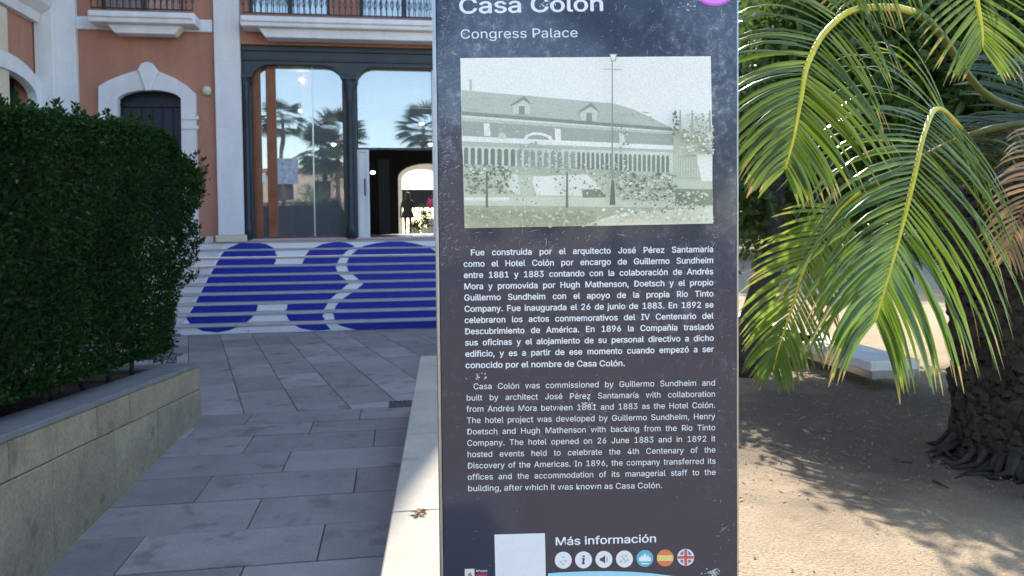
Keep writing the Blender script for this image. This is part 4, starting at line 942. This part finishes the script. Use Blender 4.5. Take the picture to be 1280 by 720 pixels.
# lettering
try: FONT = bpy.data.fonts.load(bpy.utils.system_resource('DATAFILES', path='fonts')+'/Inter.woff2')
except Exception: FONT = None
def textmesh(body, size, sw=1.0, weight=0., cs=1.0):
    c = bpy.data.curves.new('t', 'FONT'); c.body = body; c.size = size; c.font = FONT or c.font; c.space_word = sw; c.space_character = cs; c.resolution_u = 4
    o = bpy.data.objects.new('t', c); COL.objects.link(o); bpy.context.view_layer.update()
    dg = bpy.context.evaluated_depsgraph_get(); me = bpy.data.meshes.new_from_object(o.evaluated_get(dg))
    bpy.data.objects.remove(o); bpy.data.curves.remove(c)
    if weight > 0:
        vs = [v.co.copy() for v in me.vertices]; fs = [tuple(p.vertices) for p in me.polygons]; n_ = len(vs); V_ = []; F_ = []
        for q, (ox, oy) in enumerate(((-1, 0), (1, 0), (0, .8), (0, -.8))):
            V_ += [(v.x+ox*weight, v.y+oy*weight, q*1.5e-5) for v in vs]; F_ += [tuple(i+n_*q for i in f) for f in fs]
        me = bpy.data.meshes.new('t'); me.from_pydata(V_, [], F_)
    w_ = max((v.co.x for v in me.vertices), default=0); return me, w_
def put_text(body, p0, p1, size, just=False, weight=0., name='text_line', m=None, off=.0006, cs=1.0):
    (u0, z0_), (u1, z1_) = uv(*p0), uv(*p1); width = math.hypot(u1-u0, z1_-z0_); sx_ = 1.
    if just:
        cs_ = cs
        me, wa = textmesh(body, size, 1.0, weight, cs_); me2, wb = textmesh(body, size, 2.0, weight, cs_)
        natural = wa
        fit = 1.0
        sw_ = 1+(width-wa)/max(1e-6, wb-wa)
        if sw_ < .75: fit = width/(wa+(wb-wa)*(-.25)); sw_ = .75
        me, w_ = textmesh(body, size, sw_, weight, cs_); sx_ = width/w_
    else:
        me, w_ = textmesh(body, size, 1, weight, cs); sx_ = width/w_
    d = (signp(u1, z1_)-signp(u0, z0_)).normalized(); up_ = Nn.cross(d).normalized()
    if up_.z < 0: up_ = -up_
    base = signp(u0, z0_, off); inv = wmat(sg).inverted()
    for v in me.vertices: v.co = inv @ (base+d*(v.co.x*sx_)+up_*v.co.y+Nn*v.co.z)
    me.name = name; me.materials.clear(); me.materials.append(m or M['ink'])
    return link(name, me, sg)
PXM = (uv(900, 360)[0]-uv(600, 360)[0])/300      # metres per photograph pixel on the panel
put_text('Casa Colón', (573, 17), (754, 13.5), 36*PXM, weight=.0007, name='title')
put_text('Congress Palace', (575, 48.5), (722, 46.5), 22*PXM, weight=0, name='subtitle')
es = ['Fue construida por el arquitecto José Pérez Santamaría', 'como el Hotel Colón por encargo de Guillermo Sundheim', 'entre 1881 y 1883 contando con la colaboración de Andrés',
      'Mora y promovida por Hugh Mathenson, Doetsch y el propio', 'Guillermo Sundheim con el apoyo de la propia Rio Tinto', 'Company. Fue inaugurada el 26 de junio de 1883. En 1892 se',
      'celebraron los actos conmemorativos del IV Centenario del', 'Descubrimiento de América. En 1896 la Compañía trasladó', 'sus oficinas y el alojamiento de su personal directivo a dicho',
      'edificio, y es a partir de ese momento cuando empezó a ser', 'conocido por el nombre de Casa Colón.']
for i, l in enumerate(es):
    t_ = i/10; yl = 319.5+i*14.05; x0 = 579+2.6*t_+(9 if i == 0 else 0); x1 = 891.3+1*t_; yr = 315+i*13.86
    if i == 10: put_text(l, (x0, yl), (781, yl-2.6), 14.4*PXM, weight=.00030)
    else: put_text(l, (x0, yl-(.2 if i == 0 else 0)), (x1, yr), 14.4*PXM, True, .00030)
en_ = ['Casa Colón was commissioned by Guillermo Sundheim and', 'built by architect José Pérez Santamaría with collaboration', 'from Andrés Mora between 1881 and 1883 as the Hotel Colón.',
       'The hotel project was developed by Guillermo Sundheim, Henry', 'Doetsch and Hugh Mathenson with backing from the Rio Tinto', 'Company. The hotel opened on 26 June 1883 and in 1892 it',
       'hosted events held to celebrate the 4th Centenary of the', 'Discovery of the Americas. In 1896, the company transferred its', 'offices and the accommodation of its managerial staff to the', 'building, after which it was known as Casa Colón.']
for i, l in enumerate(en_):
    t_ = i/9; yl = 486.5+i*14.15; x0 = 582.5+2*t_+(9 if i == 0 else 0); x1 = 893.5+1*t_; yr = 481.8+i*13.95
    if i == 9: put_text(l, (x0, yl), (827.5, yl-4), 14.2*PXM, weight=.00003)
    else: put_text(l, (x0, yl), (x1, yr), 14.2*PXM, True, .00003)
put_text('Más información', (693.5, 681.5), (820, 677.5), 19.5*PXM, weight=.00035, name='heading')
# pink roundel at the top right, pale blue curve at the bottom
def pxdisc(cx, cy, r, n_=40): return [(cx+r*math.cos(k*2*math.pi/n_), cy+r*math.sin(k*2*math.pi/n_)) for k in range(n_)]
MB().flat(spoly(pxdisc(893, -24, 31.5), .0006), (.62, .10, .62)).obj('roundel', M['paper'], sg)
MB().flat(spoly(pxdisc(893, -24.5, 29.5), .0009), (.86, .25, .86)).obj('roundel', M['paper'], sg)
MB().flat(spoly([(685, 760), (685, 716.5), (700, 715.3), (730, 714), (760, 713.7), (790, 714.5), (815, 716.5), (835, 719), (860, 723), (905, 740), (905, 760)], .0006), (.36, .72, .86)).obj('blue_band', M['paper'], sg)
# blank pale square where the machine-readable code stands
MB().flat(spoly([(618, 668), (681, 666.2), (682.5, 732), (619.5, 733)], .0006), (.80, .81, .82)).obj('blank_square', M['paper'], sg)
MB().flat(spoly([(581, 711), (593, 710.7), (593.3, 745), (581.3, 745)], .0006), (.75, .72, .66)).obj('emblem_card', M['paper'], sg)
MB().flat(spoly([(585, 717), (588, 715), (590, 719), (589, 730), (585, 730)], .0009), (.3, .25, .15)).obj('emblem', M['paper'], sg)
put_text('Mapa', (595, 715), (609, 714.5), 6*PXM, name='caption')
MB().flat(spoly([(595, 717), (609, 716.6), (609, 722), (595, 722)], .0006), (.45, .03, .10)).obj('emblem_bar', M['paper'], sg)
# seven icon discs
ic = [(704, 700), (729.3, 699.6), (754.8, 699), (780.5, 698.5), (806, 697.8), (831.3, 697.2), (857, 696.4)]
cols = [(.82, .83, .85)]*4+[(.10, .48, .60), (.75, .22, .08), (.78, .79, .82)]
for i, ((x, y), c_) in enumerate(zip(ic, cols)):
    di = MB().flat(spoly(pxdisc(x, y, 10.6), .0006), c_).obj('icon', M['paper'], sg)
    f = lambda pts, col, o=.0009, nm='pictogram': MB().flat(spoly([(x+a, y+b) for a, b in pts], o), col).obj(nm, M['paper'], di)
    if i == 0:
        for a, b in ((0, -4), (-3, 2), (3, 1), (0, 5)): f([(a-1.3, b-1.3), (a+1.3, b-1), (a+1, b+1.3), (a-1, b+1)], (.5, .5, .48))
    if i == 1: f([(-1, -5.6), (1.6, -5.6), (1.4, -3.6), (-1.2, -3.6)], (.03, .03, .04)); f([(-2, -2.2), (1.6, -2.2), (.6, 4), (2, 4), (1.6, 5.4), (-2, 5.4), (-.9, -.8), (-2.2, -.8)], (.03, .03, .04))
    if i == 2: f([(-5, -1.5), (-3, -1.5), (1.5, -5), (1.5, 5), (-3, 1.8), (-5, 1.8)], (.06, .06, .07)); f([(3, -3), (4, -3), (4.8, 0), (4, 3), (3, 3), (3.8, 0)], (.3, .3, .32))
    if i == 3:
        for a, b in ((-3, -3), (2, -4), (4, 1), (-4, 3), (1, 3), (-1, 0)): f([(a-1.6, b-.8), (a+1.2, b-1.4), (a+1.5, b+1), (a-1, b+1.4)], (.48, .52, .42))
    if i == 4: f([(-7.5, 3.5), (-7.5, -1), (-5, -2), (-4, -5), (-2.5, -2), (-1, -6), (.8, -6), (2, -2), (4, -5), (5.5, -1.5), (7.5, -1), (7.5, 3.5)], (.85, .88, .9)); f([(-5.5, 5.5), (5.5, 5.5), (4, 7.3), (-4, 7.3)], (.85, .88, .9))
    if i == 5:
        f([(-9.9, -3.6), (9.9, -3.6), (9.9, 3.6), (-9.9, 3.6)], (.85, .68, .22))
    if i == 6:
        f([(-1.7, -10), (1.7, -10), (1.7, 10), (-1.7, 10)], (.62, .10, .09)); f([(-10, -1.7), (10, -1.7), (10, 1.7), (-10, 1.7)], (.62, .10, .09), .0011)
        for sx1 in (-1, 1):
            for sy1 in (-1, 1): f([(sx1*3.2, sy1*3.2), (sx1*6.5, sy1*3.2), (sx1*6.8, sy1*5), (sx1*3.2, sy1*8)], (.16, .17, .3), .0009)
# the old photograph
ph = MB(); lay = [.0004]
def pc(x, y): return (560+x/3., 60+y/3.)
def A(pts, col): lay[0] += .000012; ph.flat(spoly([pc(*p) for p in pts], lay[0]), tuple(min(.96, max(.03, (c-.08)*1.24))*w for c, w in zip([.7*q+.3*(.3*col[0]+.6*col[1]+.1*col[2]) for q in col], (1, .965, .86))))
def shade(t, x, y=400):      # the print is bleached towards its right and top
    return t
sky_c = (.88, .89, .84); A([(46, 38), (985, 31), (993, 658), (62, 676)], sky_c)
A([(46, 38), (985, 31), (990, 330), (52, 330)], (.90, .90, .87))
A([(600, 36), (985, 31), (990, 300), (620, 220)], (.92, .89, .87))
A([(80, 160), (80, 118), (90, 118), (90, 160)], (.55, .6, .52))
A([(50, 240), (50, 158), (330, 182), (620, 208), (700, 232), (840, 300), (500, 272)], (.50, .57, .49))
rp = random.Random(4)
for k in range(60):
    x = rp.uniform(55, 760); y = 170+(x-50)*.09+rp.uniform(4, 60); A([(x, y), (x+rp.uniform(8, 26), y+2), (x+rp.uniform(8, 20), y+5), (x, y+4)], rp.choice([(.43, .5, .43), (.57, .63, .54)]))
for dx_ in (0, 252):
    dy_ = dx_*.1
    A([(230+dx_, 218+dy_), (285+dx_, 180+dy_), (313+dx_, 212+dy_), (285+dx_, 196+dy_)], (.30, .36, .31)); A([(242+dx_, 220+dy_), (283+dx_, 195+dy_), (308+dx_, 214+dy_), (306+dx_, 250+dy_), (244+dx_, 246+dy_)], (.62, .67, .58)); A([(266+dx_, 218+dy_), (288+dx_, 218+dy_), (288+dx_, 250+dy_), (266+dx_, 248+dy_)], (.30, .36, .32))
A([(52, 238), (838, 300), (842, 312), (52, 252)], (.28, .34, .30)); A([(52, 252), (842, 312), (842, 322), (52, 262)], (.7, .74, .66))
A([(52, 262), (842, 320), (845, 366), (55, 330)], (.40, .47, .41)); A([(52, 262), (842, 316), (842, 324), (52, 274)], (.55, .61, .54))
A([(134, 282), (156, 284), (160, 330), (136, 330)], (.86, .88, .84)); A([(400, 302), (422, 304), (424, 350), (402, 350)], (.86, .88, .82)); A([(640, 318), (660, 320), (662, 356), (642, 356)], (.7, .74, .64))
A([(52, 330), (845, 366), (988, 372), (990, 384), (845, 382), (52, 350)], (.88, .9, .86)); A([(52, 350), (845, 382), (845, 392), (52, 368)], (.5, .56, .48))
A([(278, 350), (290, 328), (320, 316), (350, 318), (385, 330), (398, 352), (385, 350), (370, 334), (340, 326), (310, 328), (292, 344), (290, 352)], (.86, .88, .84)); A([(185, 340), (190, 322), (205, 316), (218, 326), (222, 342)], (.62, .68, .62))
A([(52, 368), (845, 392), (845, 470), (60, 450)], (.66, .72, .62))
x = 60; k = 0
while x < 830:
    w_ = 16 if x < 470 else 10.5; yt_ = 372+(x-60)*.04; yb_ = 436+(x-60)*.04
    A([(x, yb_), (x, yt_+8), (x+w_*.25, yt_+1), (x+w_*.75, yt_+1), (x+w_, yt_+8), (x+w_, yb_)], (.25, .31, .27) if x < 250 or x > 460 else (.38, .44, .42))
    x += w_+(9 if x < 470 else 7); k += 1
A([(56, 436), (845, 468), (845, 500), (58, 470)], (.52, .58, .46))
A([(845, 300), (990, 340), (990, 540), (845, 520)], (.55, .61, .48)); A([(930, 400), (990, 395), (990, 515), (950, 500)], (.86, .88, .8))
A([(862, 405), (930, 400), (935, 490), (865, 488)], (.42, .49, .38))
for k in range(12): A([(866+k*6, 408), (869+k*6, 408), (870+k*6, 486), (867+k*6, 486)], (.66, .71, .58))
A([(58, 470), (990, 500), (992, 600), (60, 590)], (.60, .65, .52)); A([(60, 560), (992, 560), (992, 620), (60, 620)], (.68, .71, .58))
A([(60, 590), (992, 600), (993, 658), (62, 676)], (.50, .54, .37)); A([(500, 668), (640, 620), (990, 596), (993, 658)], (.74, .78, .62))
A([(320, 482), (520, 474), (575, 530), (560, 556), (330, 552), (316, 500)], (.86, .88, .82)); A([(245, 470), (262, 478), (272, 550), (210, 530)], (.74, .79, .76)); A([(500, 530), (570, 530), (590, 560), (505, 562)], (.30, .35, .26))
A([(850, 528), (990, 530), (992, 590), (850, 592)], (.33, .38, .26)); A([(60, 560), (230, 560), (230, 572), (60, 572)], (.84, .86, .78))
def blotch(x0, x1, y0, y1, n_, cs_, s_):
    for k in range(n_):
        x, y = rp.uniform(x0, x1), rp.uniform(y0, y1); r = rp.uniform(*s_); A([(x+r*math.cos(q)*rp.uniform(.5, 1.2), y+r*math.sin(q)*rp.uniform(.4, 1)) for q in (0, 1.05, 2.1, 3.1, 4.2, 5.2)], rp.choice(cs_))
dk = [(.22, .28, .20), (.32, .38, .28), (.60, .66, .54), (.75, .79, .68)]
blotch(62, 240, 438, 545, 260, dk, (3, 8)); blotch(640, 850, 470, 570, 240, dk, (3, 8)); blotch(400, 480, 370, 560, 110, dk, (2, 5)); blotch(490, 640, 430, 560, 120, dk, (2, 6))
blotch(640, 670, 300, 500, 60, dk, (2, 6)); blotch(835, 860, 240, 330, 40, dk[:2], (3, 7)); blotch(890, 985, 250, 345, 110, [(.55, .6, .5), (.68, .72, .62), (.42, .48, .38)], (3, 8)); blotch(860, 985, 310, 400, 90, dk[1:], (3, 8))
blotch(250, 400, 360, 470, 70, [(.42, .5, .48), (.6, .66, .64), (.7, .75, .72)], (3, 8)); blotch(62, 560, 600, 668, 260, [(.38, .41, .26), (.6, .63, .46), (.5, .52, .34)], (2, 9)); blotch(560, 985, 605, 650, 120, [(.55, .6, .44), (.84, .87, .74)], (2, 9))
blotch(690, 860, 540, 620, 90, dk, (2, 7)); blotch(865, 960, 540, 610, 80, dk, (2, 7)); blotch(240, 340, 480, 590, 60, dk[1:], (2, 5)); blotch(62, 300, 300, 340, 30, [(.6, .66, .58)], (2, 4))
for x in (145, 440): A([(x-5, 600), (x-3, 470), (x+3, 470), (x+5, 600)], (.22, .27, .19))
for x, y in ((856, 240), (900, 240), (965, 240)): A([(x-5, 320), (x-2, y), (x+2, y), (x+6, 320)], (.4, .45, .36))
A([(604, 60), (608, 60), (610, 590), (603, 590)], (.34, .38, .32)); A([(596, 34), (624, 34), (619, 62), (601, 62)], (.38, .42, .36)); A([(600, 37), (619, 37), (616, 58), (604, 58)], (.85, .86, .82)); A([(575, 88), (640, 92), (640, 95), (575, 92)], (.5, .54, .48)); A([(603, 500), (613, 500), (618, 590), (596, 590)], (.2, .24, .18))
ph.obj('old_photograph', M['tint'], sg)
# scratches and scuffs on the panel
sc_ = MB(); rs_ = random.Random(9)
for k in range(1500):
    q = rs_.random()
    if q < .33: x, y = 548+abs(rs_.gauss(0, 14)), rs_.uniform(0, 330)
    elif q < .62: x, y = rs_.uniform(552, 912), rs_.uniform(0, 72)
    elif q < .72: x, y = rs_.uniform(890, 918), rs_.uniform(0, 720)
    elif q < .86: x, y = rs_.uniform(560, 900), rs_.uniform(284, 312)
    elif q < .93: x, y = 735+rs_.gauss(0, 45), 500+rs_.gauss(0, 25)
    else: x, y = rs_.uniform(552, 918), rs_.uniform(300, 720)
    if 573 < x < 892 and 66 < y < 288: continue
    a = rs_.gauss(-.7, .8); l_ = rs_.expovariate(1/1.6)+.35; w_ = rs_.uniform(.15, .5)
    dx_, dy_ = math.cos(a)*l_, math.sin(a)*l_; ex, ey = -math.sin(a)*w_, math.cos(a)*w_
    g_ = rs_.uniform(.12, .5)**1.3; sc_.flat(spoly([(x-dx_, y-dy_), (x+ex, y+ey), (x+dx_, y+dy_), (x-ex, y-ey)], .00035), (g_*.95, g_, g_*1.1))
for cx, cy, n_ in ((891, 716, 70), (860, 10, 20), (600, 470, 18), (735, 506, 26), (683, 5, 20)):
    for k in range(n_):
        x, y = cx+rs_.gauss(0, 5), cy+rs_.gauss(0, 2.6); r = rs_.uniform(.4, 1.6); g_ = rs_.uniform(.4, .8)
        sc_.flat(spoly([(x+r*math.cos(q)*rs_.uniform(.4, 1.2), y+r*math.sin(q)*rs_.uniform(.4, 1.2)) for q in (0, 1.2, 2.5, 3.7, 5)], .00036), (g_*.9, g_*.95, g_))
tag(sc_.obj('scratches', M['paper'], sg), kind='stuff')

def mirrored(px, py, dist):
    p = signp(*uv(px, py)); r = (p-C0).normalized(); r = r-2*r.dot(Nn)*Nn; return p+r*dist
# trees at the photographer's back, dimly mirrored in the glossy panel
for i, (px, d_) in enumerate(((860, 15), (1040, 15), (450, 17))):
    b0 = mirrored(px, 280, d_); cl = [(R2.uniform(-1.2, 1.2), R2.uniform(-1.2, 1.2), R2.uniform(1.5, 5.5), R2.uniform(.6, .9)) for k in range(22)]
    tree('evergreen_tree', ['leafy tree behind the photographer mirrored on the right of the sign', 'leafy tree behind the photographer beyond the right edge', 'leafy tree behind the photographer mirrored on the left of the sign'][i], 'tree', (b0.x, b0.y, 0), [(0, 0, 0), (.1, 0, 1.5), (0, .1, 3.5)], [.2, .16, .08], cl, M['tree'], .12, 130, 60+i, group='trees on the near side of the square')
# ------------------------------------------------------------ what stands behind the camera (it shows in the glass)
tag(MB().box(-12, 30, -30, -14.01, -.05, 0).obj('street', M['slab']), kind='structure')
ob = thing('opposite_building', 'pale building across the square reflected in the shop windows', 'building', (0, -34, 0))
holes_wall('wall', -30, 2, 0, 6.5, [(-28+i*3.0, -26.6+i*3.0, z, z+1.6) for i in range(10) for z in (1.0, 4.0)], -36, -35.6, M['far'], ob)
MB().box(-30, 2, -37, -36.3, 0, 6.5).obj('inner_wall', M['dark'], ob); MB().box(-31, 2.5, -38, -35.2, 6.5, 6.8).obj('roof', M['roof'], ob)
fp = []
for px, py, yp in ((403, 190, -16), (421, 172, -15), (528, 160, -20), (352, 150, -24)):
    q = onY(px, py, 32.6-yp); fp.append((q.x, yp, q.z))
for i, (x, y, h) in enumerate(fp):
    t = thing('fan_palm', ['slender palm reflected at the left of the shop window', 'taller slender palm reflected beside the first', 'third slender palm across the square', 'tallest slender palm across the square'][i], 'palm tree', (x, y, 0), 0, 'palms across the square')
    MB().tube([(x, y, 0), (x+.05, y, h*.5), (x, y, h)], [.2, .15, .13], 10).obj('trunk', M['bark'], t, smooth=True)
    b = MB(); tn = []
    for k in range(38):
        a = R.uniform(0, 6.28); el = R.uniform(-.9, 1.3); d = Vector((math.cos(a)*math.cos(el), math.sin(a)*math.cos(el), math.sin(el))); s_ = d.cross(Vector((0, 0, 1))).normalized(); n_ = s_.cross(d)
        c_ = Vector((x, y, h))+d*1.1
        for j in range(14):
            q = -1.5+3*j/13; dd = d*math.cos(q)+s_*math.sin(q); vs, fs = leaflet(c_, dd, n_.cross(dd), 1.0, .10, .8, 3); b.add(vs, fs); tn += [.3]*len(fs)
        vs, fs = leaflet(Vector((x, y, h)), d, s_, 1.1, .06, .1, 2); b.add(vs, fs); tn += [.3]*len(fs)
    inv = wmat(t).inverted(); b.v = [tuple(inv @ Vector(v)) for v in b.v]
    tag(link('crown', toned(b, tn, M['palmdeep'], 'crown'), t), kind='stuff')
